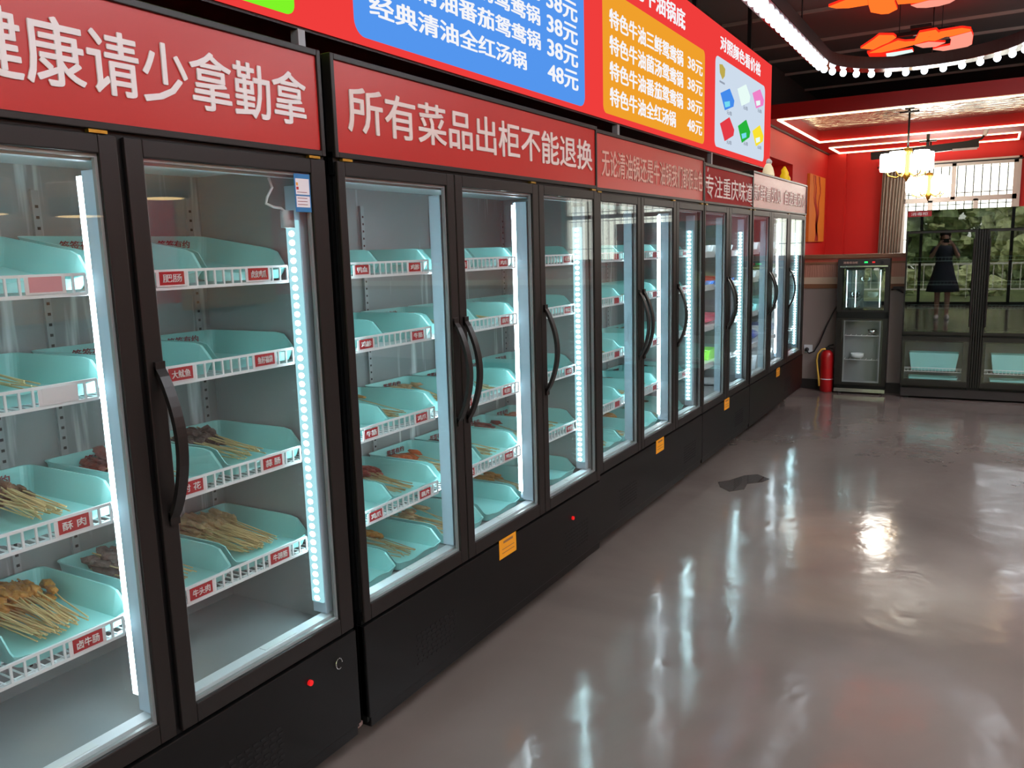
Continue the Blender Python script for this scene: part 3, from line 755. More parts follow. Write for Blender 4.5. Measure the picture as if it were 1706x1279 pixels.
# two little figures on the far-end fridge
b = mb('cream_figure'); b.smooth = True
b.lathe([(.05, 0), (.052, .03), (.04, .08), (.022, .115), (.014, .12)], n=16).m('foam').tube([(0, 0, .10), (0, .0, .125), (0, .015, .14), (0, .05, .135), (0, .06, .115)], [.016, .02, .022, .02, .010], 10)
small('table_figure', b, (-.10, 7.14, 2.046), 'cream and white hook-headed figure standing on the far-end fridge', 'ornament', None)
b = mb('yellow_figure'); b.smooth = True
b.tube([(0, .03, 0), (0, 0.02, .03), (0, -.03, .06), (0, .0, .085), (0, -.04, .11), (0, -.02, .135)], [.048, .044, .038, .032, .026, .010], 12)
small('table_figure', b, (-.10, 7.78, 2.046), 'yellow wavy figure standing on the far-end fridge', 'ornament', None)

# ================================================================== hanging menu lightbox above the row
LX = -.2
menu = thing('menu_lightbox', 'long red lit menu board hung above the row of fridges', 'menu board', (LX, 0, 0))
b = mb('menu_red').box(-.012, 0, .0, 7.62, 2.165, 3.04).build('red_face', menu)
mb('black_body').box(-.30, -.012, 0, 7.62, 2.155, 3.05).build('box_casing', menu)
def rounded(y0, y1, z0, z1, r, n=6):
    P = []
    for cy_, cz, a0 in ((y1-r, z0+r, -90), (y1-r, z1-r, 0), (y0+r, z1-r, 90), (y0+r, z0+r, 180)):
        for i in range(n+1): a = math.radians(a0+90*i/n); P.append((cy_+r*math.cos(a), cz+r*math.sin(a)))
    return P
def panel(m_, y0, y1, z0, z1, r, name, parent, t0=0, t1=.004):
    return mb(m_).prism(rounded(y0, y1, z0, z1, r), lambda u, v, t: (t, u, v), t0, t1).build(name, parent)
pg = panel('menu_green', .45, 1.828, 2.183, 2.92, .03, 'green_panel', menu)
pb = panel('menu_blue', 2.088, 3.766, 2.186, 2.92, .05, 'blue_panel', menu)
po = panel('menu_orange', 3.993, 5.682, 2.192, 2.80, .04, 'orange_panel', menu)
pw = panel('menu_white', 5.938, 7.375, 2.205, 2.825, .05, 'white_panel', menu)
def line(s, y0, y1, z0, z1, par, bold=.02, x=.004, m_='menu_text'):
    return text(s, m_, (x, y0, z0), YD, y1-y0, z1-z0, par, bold)
for i, (s, pr_) in enumerate((('经典清油全红汤锅', '48元'), ('经典清油番茄鸳鸯锅', '38元'), ('经典清油菌汤鸳鸯锅', '38元'), ('经典清油三鲜鸳鸯锅', '38元'))):
    z = 2.250+.1015*i if i else 2.247
    line(s, 2.160, 3.185 if i == 0 else 3.315, z+.012, z+.085, pb); line(pr_, 3.378, 3.690, z, z+.085, pb)
for i, (s, pr_) in enumerate((('特色牛油全红汤锅', '48元'), ('特色牛油番茄鸳鸯锅', '38元'), ('特色牛油菌汤鸳鸯锅', '38元'), ('特色牛油三鲜鸳鸯锅', '38元'))):
    z = 2.235+.128*i
    line(s, 4.068, 5.090 if i == 0 else 5.225, z, z+.095, po, .02); line(pr_, 5.315, 5.625, z+.005, z+.092, po, .01)
line('特色牛油锅底', 4.21, 5.27, 2.845, 2.962, menu, .02, .001)
line('对照颜色看价格', 6.045, 7.215, 2.880, 2.985, menu, .02, .001)
CH = [(6.055, 6.410, 2.515, 2.612, 'chip_blue'), (6.505, 6.875, 2.606, 2.712, 'chip_paper'), (6.955, 7.330, 2.646, 2.742, 'chip_pink'), (6.052, 6.420, 2.297, 2.408, 'chip_red'), (6.535, 6.895, 2.331, 2.447, 'chip_green'), (6.975, 7.340, 2.345, 2.455, 'chip_yellow')]
for (ya, yb, za, zb, m_) in CH:
    ym, zc = (ya+yb)/2, (za+zb)/2; za -= .035; zb += .035
    q = mb(m_).prism([(ya, zc+.02), (ym+.05, zb), (yb, zc+.015), (yb-.02, zc-.03), (ym-.06, za)], lambda u, v, t: (t, u, v), .004, .008)
    if m_ != 'chip_paper' and m_ != 'chip_red':
        q.m('chip_cyan' if m_ in ('chip_blue', 'chip_green') else 'chip_paper').prism([(ym-.09, zc-.03), (ym+.05, zc-.005), (ym+.06, zc-.04), (ym-.06, zc-.065)], lambda u, v, t: (t, u, v), .008, .009)
    q.build('colour_sample', pw)
    text('元/串', 'menu_grey', (.004, ym-.05+.04, zc-.105), YD, .13, .032, pw, 0)
mb('chip_gold').prism([(6.02, 2.775), (6.09, 2.785), (6.165, 2.765), (6.155, 2.715), (6.10, 2.685), (6.035, 2.72)], lambda u, v, t: (t, u, v), .004, .006).build('shield_emblem', pw)
b = mb('menu_grey').box(.004, .005, 6.03, 6.16, 2.655, 2.668).build('emblem_caption', pw)
for i, y in enumerate((.3, 1.85, 4.2, 5.9, 7.4)):
    mb('dark_metal').box(-.16, -.13, y, y+.03, 3.05, CZ).build('hanging_rod', menu)
    if 0 < i < 4: mb('steel_inner').box(-.03-.01, -.01, y, y+.028, 2.032, 2.156).build('support_bracket', menu)

# ================================================================== ring of bulbs under the ceiling
ring = thing('ring_light', 'dark oval ceiling ring studded with round white bulbs', 'light fitting', (.95, 8.22, 3.1))
RX, RY = .868, .87
def ring_pt(s, off=0.0):
    """arc length from the start of the long side; off moves outwards"""
    Ls = 6.2
    if s < Ls: return Vector((-RX-off, -Ls+s, 0)), Vector((0, 1, 0))
    a = (s-Ls)/RY
    if a < math.pi:
        return Vector((-(RX+off)*math.cos(a), (RY+off)*math.sin(a), 0)), Vector((math.sin(a), math.cos(a), 0))
    return Vector((RX+off, -(s-Ls-math.pi*RY), 0)), Vector((0, -1, 0))
TOT = 6.2+math.pi*RY+4.5
def sweep(b, prof):
    n = 76; V = []; Fq = []
    ss = [TOT*i/n for i in range(n+1)]
    ss = [6.2*i/10 for i in range(10)]+[6.2+math.pi*RY*i/40 for i in range(41)]+[TOT]
    k = len(prof)
    for s_ in ss:
        for o_, z in prof: p, _ = ring_pt(s_, o_); V.append((p.x, p.y, z))
    for i in range(len(ss)-1):
        for j in range(k): Fq.append((i*k+j, i*k+(j+1) % k, (i+1)*k+(j+1) % k, (i+1)*k+j))
    Fq.append(tuple(range(k))); Fq.append(tuple((len(ss)-1)*k+j for j in range(k-1, -1, -1)))
    return b.add(V, Fq)
sweep(mb('black_gasket'), [(-.085, .036), (.085, .036), (.085, .14), (-.085, .14)]).build('ring_casing', ring)
mat('mirror_strip', (92, 82, 86), .12, 1.0)
sweep(mb('mirror_strip'), [(-.083, .030), (.083, .030), (.083, .0358), (-.083, .0358)]).build('mirror_strip', ring)
BULB = mb('bulb_glow'); BULB.smooth = True; BULB.blob((0, 0, 0), (.031, .031, .033), 3, 0, 14, 9); BULB = BULB.mesh('bulb')
s_ = .08; cnt = 0
while s_ < TOT-.2 and cnt < 96:
    p, _ = ring_pt(s_); o = obj('bulb', BULB, ring); o.location = (p.x, p.y, 0); s_ += .1615; cnt += 1
for y in (-5.5, -3, -.8):
    for x in (-RX, RX*0+.86 if y > -1.4 else -RX):
        mb('dark_metal').tube([(x, y, .13), (x, y, CZ-3.1)], .006, 6).build('hanging_rod', ring)
mb('dark_metal').tube([(0, RY, .13), (0, RY, CZ-3.1)], .006, 6).build('hanging_rod', ring)

# flame-shaped glowing signs hung inside the ring
def flame(strokes, label, cx, cy_):
    t = thing('flame_sign', label, 'sign', (cx, cy_, 3.3))
    for m_, dz, pts in strokes:
        q = [(p[0]-cx, p[1]-cy_) for p in pts]
        st = mb(m_).prism(q, lambda u, v, t_: (u, v, t_), dz, dz+.004).build('stroke', t)
        ax = sum(p[0] for p in q)/len(q); ay = sum(p[1] for p in q)/len(q)
        mb('flame_red').prism([(ax+(u-ax)*1.02, ay+(v-ay)*1.02) for u, v in q], lambda u, v, t_: (u, v, t_), dz+.0042, dz+.022).build('side_return', st)
    mb('dark_metal').box(-.25, .3, -.1, -.07, .05, .08).box(-.05, .12, -.2, .1, .08, .11).build('mounting_bar', t)
    for dx, dy in ((-.15, -.085), (.2, -.085)):
        mb('dark_metal').tube([(dx, dy, .05), (dx, dy, CZ-3.3)], .004, 6).build('hanging_wire', t)
O, PK, RD = 'flame_orange', 'flame_pink', 'flame_red'
flame([(O, 0, [(.372,8.684),(.512,8.41),(.578,8.256),(.685,8.336),(.698,8.446),(.62,8.597),(.551,8.68),(.465,8.812)]),
       (O, -.01, [(.423,8.897),(.594,8.658),(.705,8.529),(.756,8.619),(.831,8.649),(.892,8.342),(1.022,8.32),(1.038,8.451),(.954,8.536),(.914,8.711),(.799,8.812),(.673,8.884),(.523,8.943)]),
       (O, .0, [(.918,8.661),(1.051,8.461),(1.216,8.44),(1.281,8.535),(1.28,8.62),(1.12,8.70),(1.078,8.689),(.965,8.829),(.906,8.838)]),
       (PK, -.006, [(1.11,8.72),(1.285,8.60),(1.294,8.789),(1.277,9.144),(1.2,9.31),(1.069,9.327),(.947,9.147),(1.02,9.089),(1.1,9.066),(1.121,8.80)]),
       (PK, -.012, [(.819,8.811),(.94,8.757),(1.069,8.88),(.985,9.007),(.877,8.981)]),
       ('chip_paper', 0, [(.55,9.082),(.781,9.051),(.782,9.169),(.536,9.273)]),
       (RD, -.004, [(.401,8.909),(.563,8.956),(.526,9.266),(.397,9.118)])], 'orange glowing flame sign hung at the round end of the ceiling ring', .85, 8.75)
flame([(O, 0, [(.355,7.048),(.476,6.95),(.585,6.886),(.685,6.855),(.631,7.173),(.478,7.176),(.398,7.126)]),
       (O, -.008, [(.656,6.834),(.817,6.655),(.906,6.847),(.842,7.036),(.807,7.153),(.803,7.412),(.73,7.509),(.68,7.489),(.616,7.374),(.628,7.133)]),
       (O, 0, [(.818,7.125),(.937,7.036),(1.044,7.078),(1.113,7.231),(.994,7.361),(.818,7.301)]),
       (PK, -.006, [(.903,7.37),(1.029,7.313),(1.208,7.406),(1.165,7.484),(1.09,7.524),(1.0,7.516),(.937,7.47)])], 'orange glowing flame sign cut by the top edge of the photo', .78, 7.15)

# ================================================================== dining area lights and fittings
def chandelier(x, y, ztop, zring, label, n=5):
    t = thing('chandelier', label, 'chandelier', (x, y, zring))
    h = ztop-zring
    b = mb('dark_metal'); b.smooth = True
    b.tube([(0, 0, .02), (0, 0, h)], .012, 8).box(-.11, .11, -.012, .012, h-.05, h-.03).box(-.012, .012, -.11, .11, h-.05, h-.03).box(-.05, .05, -.05, .05, h-.01, h)
    b.build('stem', t)
    b = mb('brass'); b.smooth = True; b.lathe([(.012, .06), (.05, .05), (.055, .0), (.03, -.04), (.03, -.24), (.05, -.27), (.02, -.33), (.004, -.36)], n=14).build('hub', t)
    for i in range(n):
        a = 2*math.pi*i/n+.5; c_, s2 = math.cos(a), math.sin(a); R = .23
        ar = mb('brass'); ar.smooth = True
        ar.tube([(.04*c_, .04*s2, -.25), (.12*c_, .12*s2, -.30), (R*c_*.95, R*s2*.95, -.27), (R*c_, R*s2, -.22)], .008, 8).build('arm', t)
        sh = mb('shade_glow'); sh.smooth = True
        sh.lathe([(.03, -.225), (.085, -.215), (.092, -.19), (.092, -.02), (.085, .0)], R*c_, R*s2, 18).build('glass_shade', t)
chandelier(.566, 11.6, ST-.010, 2.585, 'brass chandelier with glowing white glass shades under the larger ceiling recess')
chandelier(.66, 14.1, ST-.010, 2.44, 'brass chandelier with glowing white glass shades in front of the window, lower')
t = thing('hanging_heater', 'long black hanging bar crossing the narrow ceiling recess', 'ceiling fitting', (.63, 13.2, 2.70))
mb('dark_metal').box(-.68, .68, -.05, .05, .0, .10).build('bar_body', t, .005).rotation_euler = (0, -.045, 0)
mb('dark_metal').box(.03, .07, -.02, .02, .09, .26).box(-.06, .16, -.02, .02, .16, .18).build('t_bracket', t)
mb('dark_metal').tube([(.52, 0, .11), (.62, 0, .13), (.70, 0, .14), (.74, 0, .2), (.76, 0, .26)], .016, 8).build('elbow_pipe', t)
mb('white_plastic').tube([(.735, 0, .18), (.77, 0, .30)], .03, 10).build('spray_head', t)
mb('tag_white').box(.36, .66, -.052, -.050, .0, .03).build('pale_label', t)

# curtain beside the window
b = mb('curtain'); b.smooth = True; V = []; Fq = []; n = 90
for r_, (z, xa, xb) in enumerate(((1.0, -.09, .235), (1.4, -.085, .24), (2.0, -.075, .262), (2.45, -.065, .285), (2.66, -.06, .30))):
    for i in range(n+1):
        u = i/n; V.append((xa+(xb-xa)*u, 14.83+.03*math.sin(u*math.pi*15+.6*math.sin(u*9)), z))
for r_ in range(4):
    for i in range(n): a = r_*(n+1)+i; Fq.append((a, a+1, a+n+2, a+n+1))
b.add(V, Fq); o = b.build('curtain'); tag(o, 'pleated taupe curtain hanging beside the far window', 'curtain')
sm_ = o.modifiers.new('thick', 'SOLIDIFY'); sm_.thickness = .004
mb('dark_metal').tube([(-.15, 14.85, 2.68), (2.0, 14.85, 2.68)], .012, 8).build('curtain_rod')
tag(bpy.data.objects['curtain_rod'], 'dark curtain rod across the top of the far window', 'curtain rod')

# wood carving / painting on the side wall
p = thing('wall_painting', 'tall orange and red painting on the red side wall beyond the fridges', 'painting', (LWX, 13.2, 1.52))
mb('gold_paint').box(0, .04, 0, 1.3, 0, 1.02).build('canvas', p)
q = mb('painting_red')
for (a, c_, z0, wv, th) in ((.55, .25, 0, .10, .16), (.75, .6, 0, -.08, .12), (.45, .3, 0, .14, .07)):
    L_ = []; R_ = []
    for i in range(13):
        z = i/12*1.0+.01; yy = a+wv*math.sin(z*5+c_)+.05*math.sin(z*17+c_); tw = th*(.5+.5*math.sin(z*3+c_*2)**2)
        L_.append((yy-tw/2, z)); R_.append((yy+tw/2, z))
    q.prism(L_+R_[::-1], lambda u, v, t_: (t_, u, v), .04, .043)
q.build('red_brushwork', p)

# ---------------------------------------------------------------- two-column fridge against the divider
BR = math.radians(2.55)
f = thing('upright_refrigerator', 'wide black two-door refrigerator with dark mirror glass under the window', 'refrigerator', (.852, 8.575, 0), BR)
W, H = 1.24, 1.77; DP = .24
b = mb('black_body').box(0, W, .06, DP, .10, .13).box(0, .02, 0.03, DP, .10, H).box(W-.02, W, .03, DP, .10, H).box(0, W, DP-.02, DP, .10, H).box(0, W, .03, DP, H-.02, H).box(0, W, .03, DP, .56, .64).box(W/2-.05, W/2+.05, .03, .07, .10, H)
b.m('base_dark').box(.01, W-.01, .03, DP, 0.02, .10).box(.02, W-.02, DP-.026, DP-.02, .64, H-.2).m('steel_inner').box(.02, W-.02, DP-.026, DP-.02, .13, .56)
b.build('cabinet_body', f)
for x in (.06, W-.06):
    for y in (.06, DP-.05): mb('black_body').box(x-.02, x+.02, y-.02, y+.02, 0, .025).build('foot', f)
hd = mb('black_gasket').box(0, W, 0, .03, 1.585, H).build('header_panel', f)
mb('dark_glass').box(0, W, -.004, -.0005, 1.585, H).build('header_glass', hd)
mb('tag_red').box(.004, .20, -.0055, -.0045, H-.055, H-.006).build('red_badge', hd)
text('消毒柜', 'letter_white', (.03, -.0056, H-.045), (1, 0, 0), .14, .03, hd)
for k, (xa, xb) in enumerate(((.004, W/2-.05), (W/2+.05, W-.004))):
    d_ = mb('black_frame')
    def fx(bb, x0, x1, z0, z1, ix0, ix1, iz0, iz1): bb.box(x0, ix0, 0, .03, z0, z1).box(ix1, x1, 0, .03, z0, z1).box(ix0, ix1, 0, .03, z0, iz0).box(ix0, ix1, 0, .03, iz1, z1)
    fx(d_, xa, xb, .62, 1.58, xa+.03, xb-.05, .65, 1.55); d_ = d_.build('door', f)
    mb('dark_glass').box(xa+.01, xb-.01, -.005, -.001, .645, 1.56).build('glass_pane', d_)
    hx = xb-.012 if k == 0 else xa+.012
    h_ = mb('dark_metal').tube([(hx, -.03, .7), (hx, -.03, 1.5)], .008, 8).box(hx-.006, hx+.006, -.03, 0, .74, .76).box(hx-.006, hx+.006, -.03, 0, 1.44, 1.46).build('handle', d_)
    d2 = mb('black_frame'); fx(d2, xa, xb, .13, .60, xa+.03, xb-.05, .19, .55); d2 = d2.build('door', f)
    mb('door_glass').box(xa+.01, xb-.01, -.005, -.001, .18, .56).build('glass_pane', d2)
    for z in (.26, .86, 1.08, 1.30):
        s_ = mb('wire_white').box(xa+.03, xb-.03, .035, .04, z, z+.004).box(xa+.03, xb-.03, .2, .204, z, z+.004).box(xa+.03, xb-.03, .035, .04, z+.035, z+.039)
        for i in range(18): xx = xa+.03+(xb-xa-.06)*i/17; s_.box(xx, xx+.002, .035, .204, z, z+.002).box(xx, xx+.002, .036, .038, z, z+.037)
        s_.build('wire_shelf', f)
for i in range(5):
    mb('dark_metal').box(W/2-.045+i*.02, W/2-.036+i*.02, -.006, .0, .13, 1.58).build('trim_strip', f)
def local(f_, p): return f_.matrix_basis @ Vector(p) if False else Matrix.Translation(f_.location) @ Matrix.Rotation(f_.rotation_euler.z, 4, 'Z') @ Vector(p)
for k, (x, z, m_, lb) in enumerate(((.28, .27, 'mint', 'mint basin on the low wire shelf of the mirror-glass refrigerator, near column'), (.96, .27, 'mint', 'mint basin on the low wire shelf of the mirror-glass refrigerator, far column'), (.28, .135, 'mint', 'pale mint basin at the bottom of the mirror-glass refrigerator nearer the corner'), (.96, .135, 'mint', 'pale mint basin at the bottom of the mirror-glass refrigerator, far column'))):
    w_ = tub(m_, .155, .42, .17 if z > .2 else .07).build('plastic_basin'); w_.location = local(f, (x, .125, z)); w_.rotation_euler = (0, 0, BR); tag(w_, lb, 'basin')
# ---------------------------------------------------------------- slim warming cabinet
g = thing('warming_cabinet', 'slim black two-tier cabinet with lit glass doors beside the fire extinguisher', 'cabinet', (.246, 8.64, 0), math.radians(2))
W, H, DP = .47, 1.333, .19
b = mb('black_body').box(0, .02, .012, DP, .05, H).box(W-.02, W, .012, DP, .05, H).box(0, W, DP-.02, DP, .05, H).box(0, W, .012, DP, H-.02, H).box(0, W, .012, DP, .755, .82).box(0, W, .012, DP, .05, .09)
b.m('steel_inner').box(.02, W-.02, DP-.026, DP-.02, .09, H-.06).box(.02, .026, .03, DP-.02, .09, 1.27).box(W-.026, W-.02, .03, DP-.02, .09, 1.27)
b.build('cabinet_body', g)
for x in (.04, W-.04):
    for y in (.04, DP-.04): mb('black_gasket').tube([(x, y, 0), (x, y, .05)], .014, 8).build('foot', g)
mb('chrome').box(-.0, W, -.006, .012, .02, .055).build('kick_strip', g)
cpn = mb('base_dark').box(0, W, 0, .012, 1.268, H).build('control_panel', g)
mb('chrome').box(.02, W-.02, -.004, 0, 1.258, 1.27).build('bright_trim', g)
mb('green_light').box(.24, .27, -.002, 0, 1.295, 1.31).build('indicator', cpn); mb('red_light').box(.31, .335, -.002, 0, 1.295, 1.31).build('indicator', cpn)
mb('black_gasket').tube([(.40, -.012, 1.30), (.40, 0, 1.30)], .015, 14).build('dial', cpn)
text('消毒保洁柜', 'letter_tan', (.05, -.0005, 1.29), (1, 0, 0), .13, .022, cpn)
for (z0, z1) in ((.82, 1.256), (.09, .755)):
    d_ = mb('black_frame'); fx(d_, 0, W, z0, z1, .075, W-.06, z0+.03, z1-.02); d_ = d_.build('door', g)
    mb('dark_glass' if z0 > .5 else 'door_glass').box(.05, W-.04, -.005, -.001, z0+.02, z1-.01).build('glass_pane', d_)
    r_ = mb('steel_inner'); r_.box(.075, .085, -.001, .01, z0+.03, z1-.02).box(W-.07, W-.06, -.001, .01, z0+.03, z1-.02).box(.085, W-.07, -.001, .01, z0+.03, z0+.045).box(.085, W-.07, -.001, .01, z1-.03, z1-.02); r_.build('door_trim', d_)
for z in (.34, .58, .95, 1.1):
    s_ = mb('wire_white')
    for i in range(9): s_.box(.03+i*.05, .033+i*.05, .03, DP-.03, z, z+.003)
    s_.box(.03, W-.03, .03, .034, z, z+.005); s_.build('wire_shelf', g)
for x in (.085, .165, W-.085): mb('led_white').box(x, x+.006, .024, .03, .85, 1.24).build('light_tube', g)
gm = g
for k, (x, z, r_) in enumerate(((.16, .956, .055), (.32, .956, .05), (.25, 1.106, .06), (.2, .346, .062), (.33, .586, .05))):
    b = mb('foam' if k % 2 else 'chrome'); b.smooth = True; b.lathe([(r_*.5, 0), (r_*.95, .02), (r_, .055), (r_*.94, .055), (r_*.85, .02), (.0, .012)], n=20)
    o = b.build('bowl'); o.location = local(gm, (x, .095, z)); tag(o, f"{'white' if k % 2 else 'steel'} bowl, {['upper compartment of the slim cabinet, lower shelf, near its hinge','upper compartment of the slim cabinet, lower shelf, beside the steel one','topmost shelf of the slim cabinet','lower compartment of the slim cabinet, bottom shelf','lower compartment of the slim cabinet, upper shelf'][k]}", 'bowl')

# fire extinguisher
e = thing('fire_extinguisher', 'red fire extinguisher with yellow hose on the floor beside the slim cabinet', 'fire extinguisher', (.165, 8.70, 0))
b = mb('extinguisher_red'); b.smooth = True
b.lathe([(.055, 0), (.063, .015), (.064, .36), (.055, .40), (.03, .425), (.02, .43)], n=24).build('cylinder', e)
b = mb('tag_white'); b.smooth = True; b.lathe([(.0645, .13), (.0646, .131), (.0646, .136), (.0645, .137)], n=24).build('white_band', e)
b = mb('black_gasket').box(-.02, .02, -.02, .02, .425, .455).tube([(0, 0, .455), (.02, -.01, .475), (.06, -.03, .485)], .007, 8).tube([(0, 0, .44), (.03, -.01, .445), (.055, -.03, .44)], .006, 8).build('valve_handle', e)
b = mb('hose_yellow'); b.smooth = True; b.tube([(-.015, -.02, .44), (-.05, -.03, .435), (-.085, -.035, .39), (-.095, -.035, .32), (-.085, -.035, .24), (-.07, -.04, .14), (-.062, -.045, .06)], .009, 10).build('hose', e)
# wall socket and the cord of the slim cabinet
k = thing('wall_socket', 'white wall socket with a black plug low on the beige divider', 'socket', (-.048, DY-.001, .415))
mb('white_plastic').box(-.043, .043, -.008, 0, -.043, .043).build('face_plate', k, .003)
b = mb('plug_black'); b.smooth = True; b.tube([(-.012, -.008, -.005), (-.012, -.035, -.008)], [.02, .015], 12)
small('power_cable', mb('plug_black').tube([(-.06, 8.80, .405), (-.03, 8.79, .375), (.02, 8.79, .395), (.07, 8.80, .49), (.13, 8.81, .66), (.19, 8.82, .80), (.245, 8.82, .90)], .007, 8).tube([(-.06, 8.84, .408), (-.06, 8.80, .405)], [.022, .014], 12), (0, 0, 0), 'black power cord running from the wall socket up behind the slim cabinet', 'cord')
b = mb('plug_black').tube([(.72, 8.80, 1.03), (.76, 8.80, 1.04), (.83, 8.80, 1.0)], .008, 8).box(.735, .84, 8.79, 8.83, 1.035, 1.06)
small('power_strip', b, (0, 0, 0), 'black power strip and cord between the slim cabinet and the mirror-glass refrigerator', 'power strip')

# puddle
def pud(u, v, t): return (u, v, t)
M['water'] = None; del M['water']
mw = mat('water', (70, 62, 58), .02, 0, .9)
P = [(.117,5.034),(.171,5.105),(.228,5.257),(.298,5.321),(.395,5.239),(.37,5.151),(.295,5.072),(.308,4.947),(.239,4.858),(.16,4.93)]
o = mb('water').prism(P, pud, 0, .0015).build('water_puddle'); tag(o, 'small puddle of water on the floor of the aisle', 'puddle')

# unseen glowing panels added over the seating side to brighten the room
for i, (x, y) in enumerate([(a, c_) for c_ in (-2.6, .4, 3.4, 6.4) for a in (3.0, 5.2)]):
    t = thing('fill_panel_light', f"added unseen fill panel under the ceiling, {'inner' if i % 2 == 0 else 'outer'} row, {ORD[i//2]} from the shop front", 'fill light', (x, y, CZ-.06), group='unseen fill panels')
    mb('white_plastic').box(-.64, .64, -.34, .34, .012, .06).build('housing', t); mb('fill_panel_glow').box(-.6, .6, -.3, .3, .0, .0118).build('diffuser', t)
# ---------------------------------------------------------------- the other side of the room and the street behind the camera
for i, (x, y) in enumerate(((3.4, 1.0), (4.6, 1.0), (3.4, 4.5), (4.6, 4.5), (3.4, 8.0), (4.6, 8.0))):
    t = thing('linear_lamp', f"warm linear ceiling lamp over the seating side, {ORD[i]} one", 'lamp', (x, y, 2.9), group='linear lamps')
    mb('dark_metal').box(-.03, .03, 0, 1.8, .02, .07).build('lamp_body', t); mb('pendant_warm').box(-.025, .025, .02, 1.78, .0, .02).build('diffuser', t); mb('fill_uplight_glow').box(-.025, .025, .02, 1.78, .07, .075).build('fill_uplight', t)  # the upper strip is added to brighten the ceiling
    for yy in (.2, 1.6): mb('dark_metal').tube([(0, yy, .07), (0, yy, CZ-2.9)], .004, 6).build('hanging_wire', t)
for i, (y, z) in enumerate(((2.85, 1.83), (3.52, 1.83), (4.2, 1.98))):
    t = thing('drum_lamp', f"woven wooden drum pendant lamp over the seating side, {ORD[i]} from the shop front", 'pendant lamp', (4.0, y, z), group='drum lamps')
    b = mb('wood_panel'); b.smooth = True; b.lathe([(.19, 0), (.2, .01), (.2, .21), (.19, .22)], n=28).build('shade', t)
    b = mb('pendant_warm'); b.smooth = True; b.lathe([(.15, -.004), (.15, -.001)], n=24).build('glowing_underside', t)
    mb('dark_metal').tube([(0, 0, .22), (0, 0, CZ-z)], .006, 6).build('hanging_cable', t)
struct(mb('pavement').box(-14, 22, -30, -4.2, -.2, -.02).build('ground_outside'))
def tree(x, y, h, seed, m_, label):
    t = thing('street_tree', label, 'tree', (x, y, -.02), group='trees outside the shop front')
    mb('bark').tube([(0, 0, 0), (.05, 0, h*.3), (0, .05, h*.55)], [.12, .09, .06], 8).build('trunk', t)
    rnd = random.Random(seed); b = mb(m_)
    for i in range(230):
        a = rnd.uniform(0, 6.28); rr = rnd.uniform(0, 1)**.5*h*.26; zz = h*.16+rnd.random()*h*.7
        b.blob((rr*math.cos(a), rr*math.sin(a), zz), h*rnd.uniform(.025, .06), seed*500+i, .5, 7, 5)
    b.build('crown', t)
for i, (x, y, h) in enumerate(((-2.6, -11.6, 5.0), (1.0, -12.6, 5.6), (4.4, -11.6, 5.0), (8.0, -12.4, 5.4), (11.5, -11.6, 5.2), (-6.2, -12.6, 5.4))):
    tree(x, y, h, i+1, 'leaf' if i % 2 else 'leaf_light', f"leafy street tree outside the shop front, {ORD[i]} along")
for i in range(7):
    b = mb('leaf_light')
    for j in range(16): b.blob((random.uniform(-.6, .6), random.uniform(-.3, .3), random.uniform(.15, .6)), random.uniform(.15, .28), i*20+j, .35, 8, 6)
    small('hedge_bush', b, (-3+1.9*i, -8.2, -.02), f"clipped round bush in the row outside the shop front", 'bush', 'bushes outside the shop front')
rnd = random.Random(5); b = mb('leaf'); b2 = None
for j in range(1500):
    b.m('leaf' if rnd.random() < .55 else 'leaf_light'); b.blob((rnd.uniform(-9, 15), rnd.uniform(-.7, .7), rnd.uniform(0, 4.2)), rnd.uniform(.16, .36), j, .5, 7, 5)
hb = small('tall_hedge', b, (0, -17.5, -.02), 'tall dense hedge across the street behind the trees', 'hedge')
t = thing('street_railing', 'white street railing outside the shop front', 'railing', (-4, -7.2, -.02))
b = mb('rail_white').box(0, 11, -.02, .02, .85, .9).box(0, 11, -.02, .02, .2, .24)
for i in range(56): b.box(i*.2-.01, i*.2+.01, -.01, .01, 0 if i % 8 == 0 else .2, .88)
b.build('rail_panel', t)

# ---------------------------------------------------------------- the photographer, seen mirrored in the dark refrigerator glass
mat('skin', (206, 164, 140), .5); mat('hair_black', (24, 20, 20), .5); mat('dress_navy', (40, 42, 58), .7); mat('shoe_white', (220, 216, 210), .5); mat('phone_black', (18, 18, 20), .2); mat('sclera', (235, 232, 228), .3); mat('lip', (170, 90, 84), .5)
def skin_body(nodes, edges, root):
    me = bpy.data.meshes.new('person'); me.from_pydata([n[0] for n in nodes], edges, [])
    o = bpy.data.objects.new('person', me); COL.objects.link(o)
    sk = o.modifiers.new('skin', 'SKIN'); sk.use_smooth_shade = True
    for i, n in enumerate(nodes):
        r = n[1] if isinstance(n[1], tuple) else (n[1], n[1]); me.skin_vertices[0].data[i].radius = r
    me.skin_vertices[0].data[root].use_root = True
    ss = o.modifiers.new('sub', 'SUBSURF'); ss.levels = 2; ss.render_levels = 2
    bpy.context.view_layer.update()
    m2 = bpy.data.meshes.new_from_object(o.evaluated_get(bpy.context.evaluated_depsgraph_get()))
    bpy.data.objects.remove(o); m2.materials.clear(); m2.materials.append(M['skin'])
    for p_ in m2.polygons: p_.use_smooth = True
    return m2
N, Ed = [], []
def nd(p, r, par=None):
    N.append((p, r)); i = len(N)-1
    if par is not None: Ed.append((par, i))
    return i
PX, PY = 1.566, -.40          # the figure stands just behind the camera, facing the dining area
pel = nd((PX, PY, .93), (.125, .10)); wst = nd((PX, PY, 1.08), (.105, .085), pel); ch = nd((PX, PY, 1.24), (.125, .095), wst); nk0 = nd((PX, PY, 1.36), (.06, .055), ch)
